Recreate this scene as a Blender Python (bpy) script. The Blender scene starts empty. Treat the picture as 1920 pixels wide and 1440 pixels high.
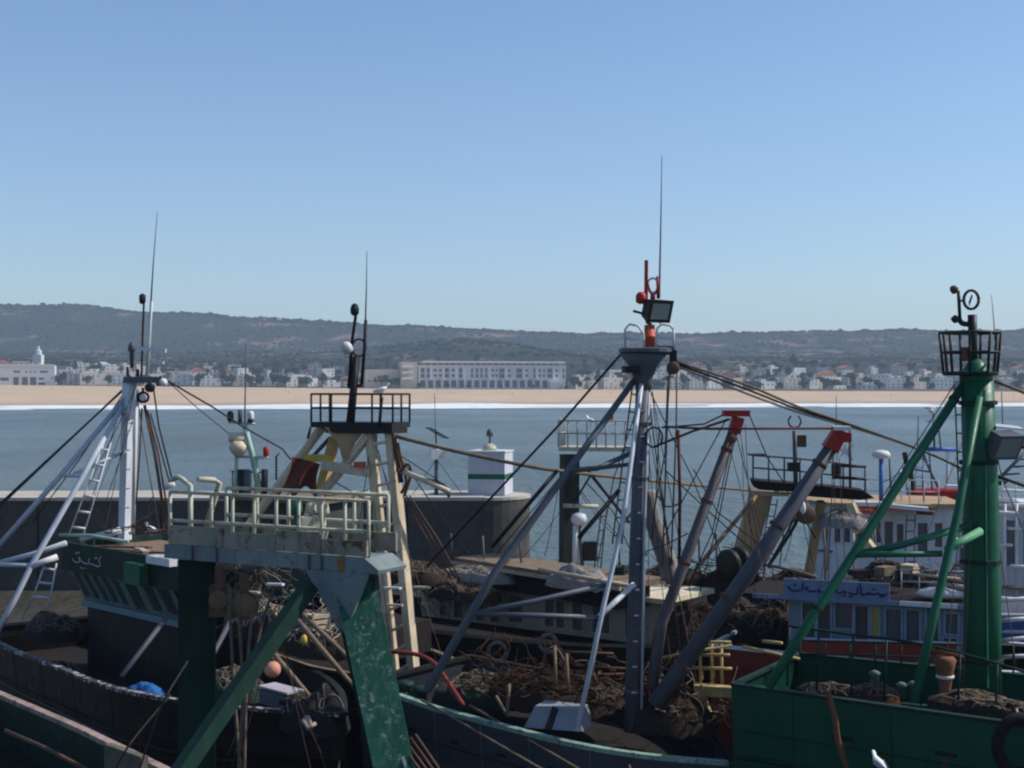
import bpy, math, random
from math import radians, sin, cos, pi, sqrt
from mathutils import Vector, Matrix, noise

random.seed(11)
SC = bpy.context.scene
COL = SC.collection

# ------------------------------------------------------------------ camera, sky, sun, exposure
F = 2637.0            # focal length in photograph pixels (1920 wide)
HY = 728.0            # row of the horizon in the photograph
CAMZ = 11.4
cam_d = bpy.data.cameras.new('camera'); cam = bpy.data.objects.new('camera', cam_d); COL.objects.link(cam)
cam_d.sensor_width = 36.0; cam_d.lens = 36.0 * F / 1920.0
cam_d.shift_y = (HY - 720.0) / 1920.0
cam_d.clip_start = 0.2; cam_d.clip_end = 20000
cam.location = (0, 0, CAMZ); cam.rotation_euler = (radians(90), 0, 0)
SC.camera = cam

SUN_AZ, SUN_EL = 82.0, 44.0      # degrees clockwise from the view direction, degrees up
W = bpy.data.worlds.new('World'); SC.world = W; W.use_nodes = True
wn = W.node_tree.nodes; wl = W.node_tree.links
sky = wn.new('ShaderNodeTexSky'); sky.sky_type = 'NISHITA'; sky.sun_disc = False
sky.sun_elevation = radians(SUN_EL); sky.sun_rotation = radians(SUN_AZ)
sky.air_density = 1.0; sky.dust_density = 0.6; sky.ozone_density = 2.2; sky.altitude = 0
bg = wn['Background']; bg.inputs['Strength'].default_value = 0.126
tint = wn.new('ShaderNodeMix'); tint.data_type = 'RGBA'; tint.blend_type = 'MULTIPLY'; tint.inputs[0].default_value = 1.0
tint.inputs[7].default_value = (0.895, 1.0, 1.125, 1)      # the camera's cool white balance
wl.new(sky.outputs[0], tint.inputs[6]); wl.new(tint.outputs[2], bg.inputs['Color'])

sd = bpy.data.lights.new('sun', 'SUN'); sd.energy = 5.0; sd.angle = radians(0.53); sd.color = (1.0, 0.95, 0.87)
sun = bpy.data.objects.new('sun', sd); COL.objects.link(sun)
S = Vector((cos(radians(SUN_EL)) * sin(radians(SUN_AZ)), cos(radians(SUN_EL)) * cos(radians(SUN_AZ)), sin(radians(SUN_EL))))
sun.rotation_euler = S.to_track_quat('Z', 'Y').to_euler(); sun.location = S * 300

vs = SC.view_settings; vs.view_transform = 'Standard'; vs.look = 'None'; vs.gamma = 1.0; vs.use_curve_mapping = False
vs.exposure = 0.0
SC.render.engine = 'CYCLES'
SC.cycles.use_denoising = True
SC.cycles.filter_width = 2.2
SC.cycles.max_bounces = 6; SC.cycles.diffuse_bounces = 3; SC.cycles.glossy_bounces = 3; SC.cycles.volume_bounces = 0
SC.cycles.sample_clamp_indirect = 4.0

# ------------------------------------------------------------------ helpers
def p(x, y, d):
    "a point seen at photograph pixel x, y, at d metres forward"
    return Vector(((x - 960.0) / F * d, d, CAMZ - (y - HY) / F * d))

def pz(x, y, z):
    "a point seen at pixel x, y on the level z"
    return p(x, y, (CAMZ - z) * F / (y - HY))

def perp(a):
    a = a.normalized()
    b = Vector((0, 0, 1)) if abs(a.z) < 0.9 else Vector((1, 0, 0))
    u = a.cross(b).normalized()
    return u, a.cross(u).normalized()

class G:
    def __init__(s): s.v = []; s.f = []
    def add(s, vs_, fs): 
        n = len(s.v); s.v += [Vector(q) for q in vs_]; s.f += [[i + n for i in f] for f in fs]; return s
    def tube(s, a, b, r, r2=None, n=8):
        a, b = Vector(a), Vector(b); r2 = r if r2 is None else r2
        u, w = perp(b - a); vs_ = []
        for q, rr in ((a, r), (b, r2)):
            for k in range(n):
                t = 2 * pi * k / n; vs_.append(q + u * (rr * cos(t)) + w * (rr * sin(t)))
        fs = [[k, (k + 1) % n, n + (k + 1) % n, n + k] for k in range(n)] + [list(range(n))[::-1], list(range(n, 2 * n))]
        return s.add(vs_, fs)
    def path(s, pts, r, n=6, r2=None):
        pts = [Vector(q) for q in pts]; m = len(pts); vs_ = []
        u0 = None
        for i, q in enumerate(pts):
            t = (pts[min(i + 1, m - 1)] - pts[max(i - 1, 0)]).normalized()
            if u0 is None: u0, _ = perp(t)
            u0 = (u0 - t * u0.dot(t)).normalized(); w = t.cross(u0)
            rr = r if r2 is None else r + (r2 - r) * i / (m - 1)
            for k in range(n):
                a = 2 * pi * k / n; vs_.append(q + u0 * (rr * cos(a)) + w * (rr * sin(a)))
        fs = []
        for i in range(m - 1):
            for k in range(n): fs.append([i * n + k, i * n + (k + 1) % n, (i + 1) * n + (k + 1) % n, (i + 1) * n + k])
        fs += [list(range(n))[::-1], [(m - 1) * n + k for k in range(n)]]
        return s.add(vs_, fs)
    def para(s, o, a, b, c):
        o, a, b, c = Vector(o), Vector(a), Vector(b), Vector(c)
        vs_ = [o, o + a, o + a + b, o + b, o + c, o + a + c, o + a + b + c, o + b + c]
        fs = [[0, 3, 2, 1], [4, 5, 6, 7], [0, 1, 5, 4], [1, 2, 6, 5], [2, 3, 7, 6], [3, 0, 4, 7]]
        if a.cross(b).dot(c) < 0: fs = [f[::-1] for f in fs]
        return s.add(vs_, fs)
    def box(s, c, size, rz=0.0):
        R = Matrix.Rotation(rz, 3, 'Z'); a = R @ Vector((size[0], 0, 0)); b = R @ Vector((0, size[1], 0)); k = Vector((0, 0, size[2]))
        return s.para(Vector(c) - a / 2 - b / 2 - k / 2, a, b, k)
    def beam(s, a, b, w, h, up=(0, 0, 1), w2=None, h2=None):
        a, b = Vector(a), Vector(b); t = (b - a).normalized(); up = Vector(up)
        x = t.cross(up); x = x.normalized() if x.length > 1e-4 else Vector((1, 0, 0)); z = x.cross(t)
        w2 = w if w2 is None else w2; h2 = h if h2 is None else h2; vs_ = []
        for q, ww, hh in ((a, w, h), (b, w2, h2)):
            for sx, sz in ((-1, -1), (1, -1), (1, 1), (-1, 1)): vs_.append(q + x * (sx * ww / 2) + z * (sz * hh / 2))
        return s.add(vs_, [[0, 1, 2, 3][::-1], [4, 5, 6, 7], [0, 1, 5, 4], [1, 2, 6, 5], [2, 3, 7, 6], [3, 0, 4, 7]])
    def lathe(s, o, prof, n=12, axis=(0, 0, 1)):
        o = Vector(o); ax = Vector(axis).normalized(); u, w = perp(ax); vs_ = []
        for r, h in prof:
            for k in range(n):
                t = 2 * pi * k / n; vs_.append(o + ax * h + u * (r * cos(t)) + w * (r * sin(t)))
        m = len(prof)
        fs = [[i * n + k, i * n + (k + 1) % n, (i + 1) * n + (k + 1) % n, (i + 1) * n + k] for i in range(m - 1) for k in range(n)]
        fs += [list(range(n))[::-1], [(m - 1) * n + k for k in range(n)]]
        return s.add(vs_, fs)
    def ball(s, c, r, n=10, sq=(1, 1, 1)):
        c = Vector(c); vs_ = []; m = max(4, n * 2 // 3)
        for i in range(m + 1):
            ph = pi * i / m
            for k in range(n):
                t = 2 * pi * k / n
                vs_.append(c + Vector((r * sq[0] * sin(ph) * cos(t), r * sq[1] * sin(ph) * sin(t), -r * sq[2] * cos(ph))))
        fs = [[i * n + k, i * n + (k + 1) % n, (i + 1) * n + (k + 1) % n, (i + 1) * n + k] for i in range(m) for k in range(n)]
        return s.add(vs_, fs)
    def prism(s, pts, ext):
        "closed planar outline (3D points) extruded along ext"
        pts = [Vector(q) for q in pts]; n = len(pts); e = Vector(ext)
        vs_ = pts + [q + e for q in pts]
        fs = [list(range(n))[::-1], list(range(n, 2 * n))] + [[k, (k + 1) % n, n + (k + 1) % n, n + k] for k in range(n)]
        return s.add(vs_, fs)
    def mesh(s, name, off=Vector((0, 0, 0)), smooth=False):
        me = bpy.data.meshes.new(name); me.from_pydata([tuple(q - off) for q in s.v], [], s.f); me.validate(); me.update()
        if smooth:
            for pl in me.polygons: pl.use_smooth = True
        return me

class Thing:
    "an Empty at the thing's base that parents its parts"
    def __init__(s, name, loc, label, cat, group=None):
        s.e = bpy.data.objects.new(name, None); COL.objects.link(s.e); s.o = Vector(loc); s.e.location = s.o
        s.e.empty_display_size = 0.3
        s.e['label'] = label; s.e['category'] = cat
        if group: s.e['group'] = group
    def part(s, name, g, mat, parent=None, smooth=False, label=None, kind=None):
        o = bpy.data.objects.new(name, g.mesh(name, s.o, smooth)); o.data.materials.append(mat)
        COL.objects.link(o); o.parent = parent or s.e
        if label: o['label'] = label
        if kind: o['kind'] = kind
        return o
    def tubes(s, name, segs, r, mat, parent=None, n=8):
        for a, b in segs: s.part(name, G().tube(a, b, r, n=n), mat, parent, True)

def single(name, g, mat, loc, label, cat, group=None, smooth=False):
    o = bpy.data.objects.new(name, g.mesh(name, Vector(loc), smooth)); o.data.materials.append(mat); o.location = loc
    COL.objects.link(o); o['label'] = label; o['category'] = cat
    if group: o['group'] = group
    return o

def setting(name, g, mat, kind='structure', smooth=False, label=None):
    o = bpy.data.objects.new(name, g.mesh(name, smooth=smooth)); o.data.materials.append(mat); COL.objects.link(o); o['kind'] = kind
    if label: o['label'] = label
    return o

def sag(a, b, s=0.0, n=10, wob=0.0):
    a, b = Vector(a), Vector(b); out = []
    for i in range(n + 1):
        t = i / n; q = a.lerp(b, t); q.z -= 4 * s * t * (1 - t)
        if wob and 0 < i < n: q += Vector((random.uniform(-wob, wob), random.uniform(-wob, wob), random.uniform(-wob, wob)))
        out.append(q)
    return out

# ------------------------------------------------------------------ materials
MATS = {}
def mat_base(name):
    m = bpy.data.materials.new(name); m.use_nodes = True; nt = m.node_tree
    return m, nt, nt.nodes['Principled BSDF']

def ramp(nt, fac, stops):
    r = nt.nodes.new('ShaderNodeValToRGB'); nt.links.new(fac, r.inputs[0])
    e = r.color_ramp.elements
    while len(e) < len(stops): e.new(0.5)
    for k, (q, c) in enumerate(stops): e[k].position = q; e[k].color = (c[0], c[1], c[2], 1) if not isinstance(c, (int, float)) else (c, c, c, 1)
    return r.outputs[0]

def noise_tex(nt, scale, detail=6, rough=0.6, vec=None, dist=0.0):
    n = nt.nodes.new('ShaderNodeTexNoise'); n.inputs['Scale'].default_value = scale; n.inputs['Detail'].default_value = detail
    n.inputs['Roughness'].default_value = rough; n.inputs['Distortion'].default_value = dist
    if vec is None:
        tc = nt.nodes.new('ShaderNodeTexCoord'); vec = tc.outputs['Object']
    nt.links.new(vec, n.inputs['Vector']); return n.outputs['Fac']

def mixc(nt, fac, a, b):
    m = nt.nodes.new('ShaderNodeMix'); m.data_type = 'RGBA'
    if isinstance(fac, (int, float)): m.inputs[0].default_value = fac
    else: nt.links.new(fac, m.inputs[0])
    for k, c in ((6, a), (7, b)):
        if isinstance(c, tuple): m.inputs[k].default_value = (c[0], c[1], c[2], 1)
        else: nt.links.new(c, m.inputs[k])
    return m.outputs[2]

RUST = (0.13, 0.045, 0.018)
def paint(name, col, rough=0.5, wear=0.25, wearcol=RUST, scale=2.5, var=0.25, metal=0.0, bump=0.15):
    "painted metal or wood with patchy fading, chips and stains of their own shape"
    if name in MATS: return MATS[name]
    m, nt, b = mat_base(name)
    lo = tuple(c * (1 - var) for c in col); hi = tuple(min(1, c * (1 + var)) for c in col)
    c1 = ramp(nt, noise_tex(nt, scale * 0.6, 5), [(0.3, lo), (0.7, hi)])
    n2 = noise_tex(nt, scale * 2.2, 8, 0.7, dist=0.6)
    edge = 0.78 - wear * 0.5
    msk = ramp(nt, n2, [(edge - 0.04, 0.0), (edge + 0.05, 1.0)])
    tc = nt.nodes.new('ShaderNodeTexCoord'); mp = nt.nodes.new('ShaderNodeMapping'); nt.links.new(tc.outputs['Object'], mp.inputs['Vector'])
    mp.inputs['Scale'].default_value = (scale * 3.2, scale * 3.2, scale * 0.32)
    stk = ramp(nt, noise_tex(nt, 1.0, 6, 0.7, mp.outputs[0]), [(0.50, 0.0), (0.72, min(0.85, 0.30 + wear))])      # runs of rust and grime down the paint
    c2 = mixc(nt, stk, c1, tuple(0.55 * q + 0.25 * c for q, c in zip(wearcol, col)))
    nt.links.new(mixc(nt, msk, c2, wearcol), b.inputs['Base Color'])
    rr = ramp(nt, n2, [(0.2, max(0.05, rough - 0.1)), (0.8, min(1, rough + 0.2))])
    nt.links.new(rr, b.inputs['Roughness']); b.inputs['Metallic'].default_value = metal; b.inputs['Specular IOR Level'].default_value = 0.22
    bp = nt.nodes.new('ShaderNodeBump'); bp.inputs['Strength'].default_value = bump; bp.inputs['Distance'].default_value = 0.02
    nt.links.new(n2, bp.inputs['Height']); nt.links.new(bp.outputs[0], b.inputs['Normal'])
    MATS[name] = m; return m

def glass(name='dark_glass', col=(0.012, 0.018, 0.022), rough=0.08):
    if name in MATS: return MATS[name]
    m, nt, b = mat_base(name); b.inputs['Base Color'].default_value = (*col, 1); b.inputs['Roughness'].default_value = rough
    MATS[name] = m; return m

def cloth(name, col, scale=8, var=0.4, bump=0.6, mesh=0):
    if name in MATS: return MATS[name]
    m, nt, b = mat_base(name)
    n2 = noise_tex(nt, scale, 8, 0.75)
    nt.links.new(ramp(nt, n2, [(0.3, tuple(c * (1 - var) for c in col)), (0.7, tuple(min(1, c * (1 + var)) for c in col))]), b.inputs['Base Color'])
    if mesh:        # knotted twine: darker holes between the strands
        tc = nt.nodes.new('ShaderNodeTexCoord'); vo = nt.nodes.new('ShaderNodeTexVoronoi'); vo.feature = 'DISTANCE_TO_EDGE'; vo.inputs['Scale'].default_value = mesh
        nt.links.new(tc.outputs['Object'], vo.inputs['Vector']); src = b.inputs['Base Color'].links[0].from_socket
        nt.links.new(mixc(nt, ramp(nt, vo.outputs['Distance'], [(0.04, 0.0), (0.16, 0.8)]), src, (0.004, 0.004, 0.004)), b.inputs['Base Color'])
    b.inputs['Roughness'].default_value = 0.95; b.inputs['Specular IOR Level'].default_value = 0.15
    bp = nt.nodes.new('ShaderNodeBump'); bp.inputs['Strength'].default_value = bump; bp.inputs['Distance'].default_value = 0.05
    nt.links.new(n2, bp.inputs['Height']); nt.links.new(bp.outputs[0], b.inputs['Normal'])
    MATS[name] = m; return m

# ------------------------------------------------------------------ sea, beach, hills
def lerp_table(t, tab):
    if t <= tab[0][0]: return tab[0][1]
    for (a, va), (b, vb) in zip(tab, tab[1:]):
        if t <= b:
            k = (t - a) / (b - a); k = k * k * (3 - 2 * k); return va + (vb - va) * k
    return tab[-1][1]

RIDGE_PX = [(-700, 566), (-300, 572), (0, 578), (150, 577), (300, 590), (500, 600), (750, 614), (1100, 625), (1500, 629), (1750, 627), (1920, 622), (2400, 612), (2900, 606)]
RD = 2800.0
def ridge_h(x):
    px = 960 + x / RD * F
    return CAMZ + (HY - lerp_table(px, RIDGE_PX)) / F * RD

def shore(x): return 985.0 + 0.25 * x

def land(x, y):
    s = y - 0.25 * x * max(0.0, min(1.0, (1500 - y) / 400.0))
    px = 960 + x / max(y, 1) * F
    R = ridge_h(x * RD / max(y, RD))
    tab = [(930, -2.2), (985, 0.0), (1090, 5.5), (1170, 8.6), (1230, 10.3), (1330, 14.5), (1450, 25.0), (1520, 31.0), (1720, 43.0), (2050, 56.0), (2350, 70.0), (2780, R), (2900, R - 1), (4200, R - 30)]
    h = lerp_table(s if y < 1500 else y, tab)
    if y > 1250:
        k = min(1, (y - 1250) / 500.0)
        h += k * 9 * (noise.noise(Vector((x / 320, y / 320, 0.3)))) + k * 4 * noise.noise(Vector((x / 90, y / 90, 1.7)))
        # the low olive shoulder in front of the ridge, middle of the view
        g = math.exp(-((px - 880) / 190.0) ** 2 - ((y - 1900) / 230.0) ** 2); h += 26 * g
    return h

def grid(xs, ys, hf):
    g = G(); n = len(xs)
    g.v = [Vector((x, y, hf(x, y))) for y in ys for x in xs]
    g.f = [[j * n + i, j * n + i + 1, (j + 1) * n + i + 1, (j + 1) * n + i] for j in range(len(ys) - 1) for i in range(n - 1)]
    return g

# sea
m, nt, b = mat_base('sea_water'); MATS['sea'] = m
geo = nt.nodes.new('ShaderNodeNewGeometry')
mp = nt.nodes.new('ShaderNodeMapping'); nt.links.new(geo.outputs['Position'], mp.inputs['Vector']); mp.inputs['Scale'].default_value = (1, 0.45, 1)
n1 = noise_tex(nt, 0.5, 7, 0.62, mp.outputs[0]); n2 = noise_tex(nt, 0.006, 4, 0.5, mp.outputs[0])
bay = ramp(nt, n2, [(0.3, (0.064, 0.090, 0.086)), (0.7, (0.110, 0.137, 0.124))])
sep = nt.nodes.new('ShaderNodeSeparateXYZ'); nt.links.new(geo.outputs['Position'], sep.inputs[0])
mud = nt.nodes.new('ShaderNodeMapRange'); mud.inputs[1].default_value = 78; mud.inputs[2].default_value = 90; nt.links.new(sep.outputs[1], mud.inputs[0])
nt.links.new(mixc(nt, mud.outputs[0], (0.055, 0.050, 0.040), bay), b.inputs['Base Color'])      # silty water inside the harbour
n3 = noise_tex(nt, 0.018, 5, 0.6, mp.outputs[0]); nt.links.new(ramp(nt, n3, [(0.35, 0.22), (0.65, 0.42)]), b.inputs['Roughness']); b.inputs['IOR'].default_value = 1.33; b.inputs['Specular IOR Level'].default_value = 0.5
bp = nt.nodes.new('ShaderNodeBump'); bp.inputs['Strength'].default_value = 1.0; bp.inputs['Distance'].default_value = 1.0
nt.links.new(n1, bp.inputs['Height']); nt.links.new(bp.outputs[0], b.inputs['Normal'])
ys = [-600, -100, 0] + [i * 4.0 for i in range(1, 60)] + [240 + i * 25 for i in range(0, 34)]
setting('sea', grid([-4400, -2500, -1200, -600] + [-400 + 20 * i for i in range(41)] + [600, 1200, 2500, 4400], ys, lambda x, y: 0.0), m)

# beach and hills: one sheet of land out to behind the ridge
m, nt, b = mat_base('hill_scrub'); MATS['hill'] = m
geo = nt.nodes.new('ShaderNodeNewGeometry')
pos = geo.outputs['Position']
na = noise_tex(nt, 0.013, 7, 0.65, pos); nb = noise_tex(nt, 0.05, 6, 0.7, pos); nc = noise_tex(nt, 0.0035, 4, 0.5, pos)
scrub = ramp(nt, nb, [(0.3, (0.006, 0.011, 0.009)), (0.55, (0.013, 0.019, 0.013)), (0.8, (0.034, 0.036, 0.024))])
soilm = ramp(nt, na, [(0.56, 0.0), (0.63, 0.85)])
c2 = mixc(nt, soilm, scrub, (0.20, 0.12, 0.08))
dry = ramp(nt, nc, [(0.55, 0.0), (0.7, 0.2)])
nt.links.new(mixc(nt, dry, c2, (0.13, 0.115, 0.07)), b.inputs['Base Color']); b.inputs['Roughness'].default_value = 1.0
b.inputs['Specular IOR Level'].default_value = 0.1
xs = [-4300 + 8600 * i / 240 for i in range(241)]
ys = [1175 + 12 * i for i in range(28)] + [1515 + 22 * i for i in range(62)] + [2900 + 180 * i for i in range(8)]
setting('hills', grid(xs, ys, lambda x, y: land(x, y) + (0.5 * noise.noise(Vector((x / 25, y / 25, 4))) if y > 1600 else 0)), m, smooth=True)

m, nt, b = mat_base('beach_sand'); MATS['sand'] = m
geo = nt.nodes.new('ShaderNodeNewGeometry')
sep = nt.nodes.new('ShaderNodeSeparateXYZ'); nt.links.new(geo.outputs['Position'], sep.inputs[0])
na = noise_tex(nt, 0.03, 6, 0.6, geo.outputs['Position']); nb = noise_tex(nt, 0.8, 6, 0.6, geo.outputs['Position'])
dry = ramp(nt, na, [(0.3, (0.42, 0.305, 0.20)), (0.7, (0.50, 0.365, 0.25))])
# wet sand close to the water is really darker
wet = nt.nodes.new('ShaderNodeMapRange'); wet.inputs[1].default_value = 0.3; wet.inputs[2].default_value = 2.0; nt.links.new(sep.outputs[2], wet.inputs[0])
nt.links.new(mixc(nt, wet.outputs[0], (0.30, 0.225, 0.165), dry), b.inputs['Base Color']); b.inputs['Roughness'].default_value = 0.95
b.inputs['Specular IOR Level'].default_value = 0.15
xs = [-4300 + 8600 * i / 200 for i in range(201)]
g = G()
for j in range(34):
    for x in xs:
        top = 1235.0
        y = shore(x) - 60 + (top - shore(x) + 60) * j / 33.0 if shore(x) - 60 < top else top + j
        g.v.append(Vector((x, y, land(x, y) + 0.25 + 0.25 * noise.noise(Vector((x / 30, y / 14, 0))))))
n = len(xs); g.f = [[j * n + i, j * n + i + 1, (j + 1) * n + i + 1, (j + 1) * n + i] for j in range(33) for i in range(n - 1)]
setting('beach', g, m, smooth=True)

# surf: rows of low breakers rolling up the beach
m, nt, b = mat_base('surf_foam'); MATS['foam'] = m
geo = nt.nodes.new('ShaderNodeNewGeometry'); na = noise_tex(nt, 0.15, 6, 0.7, geo.outputs['Position'])
nt.links.new(ramp(nt, na, [(0.25, (0.52, 0.55, 0.57)), (0.6, (0.74, 0.75, 0.75))]), b.inputs['Base Color']); b.inputs['Roughness'].default_value = 0.9
def surf_row(off, width, hgt, seed):
    g = G(); n = 260; prof = [(0, -0.1), (0.12, 0.55), (0.25, 1.0), (0.45, 0.62), (0.75, 0.30), (1.0, 0.02)]
    for i in range(n + 1):
        x = -1100 + 2200 * i / n
        o = off + 10 * noise.noise(Vector((x / 130, seed, 0))) + 4 * noise.noise(Vector((x / 30, seed, 5)))
        wd = width * (0.75 + 0.5 * noise.noise(Vector((x / 60, seed, 9)))); hh = hgt * (0.45 + 1.1 * noise.noise(Vector((x / 70, seed, 2))) + (0.45 if off > -60 else 0.0))
        for t, z in prof: g.v.append(Vector((x, shore(x) + o + t * wd, z * hh - (0.25 if hh < 0.12 else 0) + 0.02 + 0.12 * noise.noise(Vector((x / 6, t * 9, seed))))))
    k = len(prof)
    g.f = [[i * k + j, (i + 1) * k + j, (i + 1) * k + j + 1, i * k + j + 1] for i in range(n) for j in range(k - 1)]
    return g
for q, (o_, w_, h_) in enumerate([(-175, 30, 0.9), (-135, 44, 1.0), (-88, 42, 1.1), (-45, 46, 0.9)]):
    setting('surf', surf_row(o_, w_, h_, q * 3.1), MATS['foam'], smooth=True)

# ------------------------------------------------------------------ scrub on the hills (one uncountable mass)
rnd = random.Random(5)
def clump(g, c, r, rr, n=6):
    "one bush: a rough low-poly crown"
    vs_ = [Vector((0, 0, 0.9)), Vector((0, 0, -0.2))]
    for k in range(n):
        t = 2 * pi * k / n + rr.random() * 0.6; q = 0.75 + 0.5 * rr.random()
        vs_.append(Vector((q * cos(t), q * sin(t), 0.2 + 0.45 * rr.random())))
    fs = []
    for k in range(n): fs += [[0, 2 + k, 2 + (k + 1) % n], [1, 2 + (k + 1) % n, 2 + k]]
    g.add([c + v * r for v in vs_], fs)
g = G()
for i in range(4200):                       # along the skyline
    x = rnd.uniform(-1350, 1350); y = rnd.uniform(2700, 2830)
    r = rnd.uniform(2.4, 4.4) * (1.6 if rnd.random() < 0.05 else 1)
    clump(g, Vector((x, y, land(x, y) + 0.2 * r)), r, rnd)
for i in range(9500):                       # down the face
    y = rnd.uniform(1650, 2720); px = rnd.uniform(-80, 2000); x = (px - 960) / F * y
    if noise.noise(Vector((x / 70, y / 70, 8))) < -0.12: continue
    r = rnd.uniform(1.6, 4.2)
    clump(g, Vector((x, y, land(x, y))), r, rnd)
m, nt, b = mat_base('bush_leaves'); MATS['bush'] = m
geo = nt.nodes.new('ShaderNodeNewGeometry')
nt.links.new(ramp(nt, noise_tex(nt, 0.05, 4, 0.7, geo.outputs['Position']), [(0.3, (0.006, 0.011, 0.008)), (0.7, (0.020, 0.026, 0.016))]), b.inputs['Base Color']); b.inputs['Roughness'].default_value = 1.0
b.inputs['Specular IOR Level'].default_value = 0.1
o = setting('hillside_scrub', g, m, kind='stuff'); o['label'] = 'dense dark scrub covering the far hillside and skyline'

# ------------------------------------------------------------------ the town
WALLS = [paint('town_wall_%d' % k, c, 0.9, 0.12, tuple(q * 0.7 for q in c), 0.15, 0.08, bump=0.02) for k, c in enumerate([(0.62, 0.60, 0.57), (0.54, 0.50, 0.44), (0.45, 0.39, 0.33), (0.56, 0.48, 0.43), (0.60, 0.60, 0.60)])]
WALL_WORD = ['white', 'cream', 'sand-coloured', 'pale pink', 'pale grey']
PANE = glass('town_window', (0.085, 0.09, 0.10), 0.3)
TRIM = paint('town_trim', (0.72, 0.70, 0.66), 0.8, 0.1, (0.4, 0.38, 0.35), 0.2, 0.08, bump=0.02)
ROOFT = paint('town_roof_tile', (0.32, 0.13, 0.08), 0.9, 0.2, (0.2, 0.1, 0.07), 0.3, 0.2, bump=0.02)

def wall(T, o, u, L, H, wins, mat, parent=None, thick=0.4, name='wall', pane=None, vdir=Vector((0, 0, 1)), win_name='window', inset=0.7, frame=None, fw=0.06):
    "a wall sheet with real openings (u0,u1,v0,v1 in metres), reveals, and a pane set back in each"
    o = Vector(o); u = Vector(u).normalized(); v = Vector(vdir); inn = u.cross(v).normalized() * -1      # inn: away from the camera
    if inn.y < 0: inn = -inn
    us = sorted(set([0, L] + [w[0] for w in wins] + [w[1] for w in wins])); vv = sorted(set([0, H] + [w[2] for w in wins] + [w[3] for w in wins]))
    g = G(); Q = lambda a, c, k=0.0: o + u * a + v * c + inn * k
    for a0, a1 in zip(us, us[1:]):
        for c0, c1 in zip(vv, vv[1:]):
            am, cm = (a0 + a1) / 2, (c0 + c1) / 2
            if any(w[0] < am < w[1] and w[2] < cm < w[3] for w in wins): continue
            g.add([Q(a0, c0), Q(a1, c0), Q(a1, c1), Q(a0, c1)], [[0, 1, 2, 3]])
    for w in wins:
        a0, a1, c0, c1 = w[:4]; t = thick
        g.add([Q(a0, c0), Q(a1, c0), Q(a1, c1), Q(a0, c1), Q(a0, c0, t), Q(a1, c0, t), Q(a1, c1, t), Q(a0, c1, t)], [[0, 1, 5, 4], [1, 2, 6, 5], [2, 3, 7, 6], [3, 0, 4, 7]])
    wo = T.part(name, g, mat, parent)
    for w in wins:
        a0, a1, c0, c1 = w[:4]; k = thick * inset
        pm = w[4] if len(w) > 4 else (pane or PANE)
        gp = G().para(Q(a0 - 0.01, c0 - 0.01, k), u * (a1 - a0 + 0.02), v * (c1 - c0 + 0.02), inn * 0.03)
        T.part(win_name, gp, pm, wo if parent is None else parent)
        if frame:
            gf = G(); ou = -inn * 0.025; hh = c1 - c0
            gf.para(Q(a0 - fw, c1), u * (a1 - a0 + 2 * fw), v * fw, ou); gf.para(Q(a0 - fw, c0 - fw), u * (a1 - a0 + 2 * fw), v * fw, ou * 1.6)
            gf.para(Q(a0 - fw, c0), u * fw, v * hh, ou); gf.para(Q(a1, c0), u * fw, v * hh, ou)
            T.part('window_frame', gf, frame, wo if parent is None else parent)
    return wo

def house(T, x, y, w, dep, h, mat, wins, base=None, roof='flat', rz=0.0):
    z = (land(x, y) if base is None else base) - 1.0; h += 1.0
    u = Vector((cos(rz), sin(rz), 0)); v = Vector((-sin(rz), cos(rz), 0)); o = Vector((x, y, z)) - u * (w / 2)
    wo = wall(T, o, u, w, h, [(a, b_, c + 1.0, d + 1.0) for a, b_, c, d in wins], mat, thick=0.35)
    g = G(); P0, P1, P2, P3 = o, o + u * w, o + u * w + v * dep, o + v * dep; up = Vector((0, 0, h))
    g.add([P0, P1, P2, P3, P0 + up, P1 + up, P2 + up, P3 + up], [[1, 2, 6, 5], [2, 3, 7, 6], [3, 0, 4, 7], [4, 5, 6, 7]])
    T.part('wall', g, mat)
    if roof == 'flat':
        g = G(); k = 0.25; hh = Vector((0, 0, 0.7)); a = o + up - u * 0.1 - v * 0.1
        g.para(a, u * (w + 0.2), v * k, hh); g.para(a + v * (dep + 0.2 - k), u * (w + 0.2), v * k, hh)
        g.para(a + v * k, u * k, v * (dep + 0.2 - 2 * k), hh); g.para(a + v * k + u * (w + 0.2 - k), u * k, v * (dep + 0.2 - 2 * k), hh)
        T.part('parapet', g, mat)
        if rnd.random() < 0.6:      # a set-back upper room or stair head
            s0 = rnd.uniform(0.05, 0.5); s1 = rnd.uniform(0.3, 0.5); q = o + up + u * (w * s0) + v * (dep * .25)
            us = T.part('upper_room', G().para(q, u * (w * s1), v * (dep * .5), (0, 0, 2.7)), mat)
            T.part('window', G().para(q + u * (w * s1 * .3) - v * .06 + Vector((0, 0, .8)), u * (w * s1 * .35), v * .05, (0, 0, 1.3)), PANE, us)
    else:
        a = o + up - u * 0.5 - v * 0.5; e = Vector((0, 0, w * 0.22)); ww, dd = u * (w + 1), v * (dep + 1)
        g = G().add([a, a + ww, a + ww + dd, a + dd, a + ww * 0.5 + e, a + ww * 0.5 + dd + e], [[0, 1, 4], [1, 2, 5, 4], [2, 3, 5], [3, 0, 4, 5], [0, 3, 2, 1]])
        T.part('roof', g, TRIM if roof == 'gable_white' else ROOFT)

def rowwins(w, floors, n, fh=3.0, ww=1.3, wh=1.5, sill=0.9, skip=0.15, rr=rnd):
    out = []
    for f in range(floors):
        for k in range(n):
            if rr.random() < skip: continue
            c = w * (k + 0.5) / n; out.append((c - ww / 2, c + ww / 2, f * fh + sill, f * fh + sill + wh))
    return out

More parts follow.
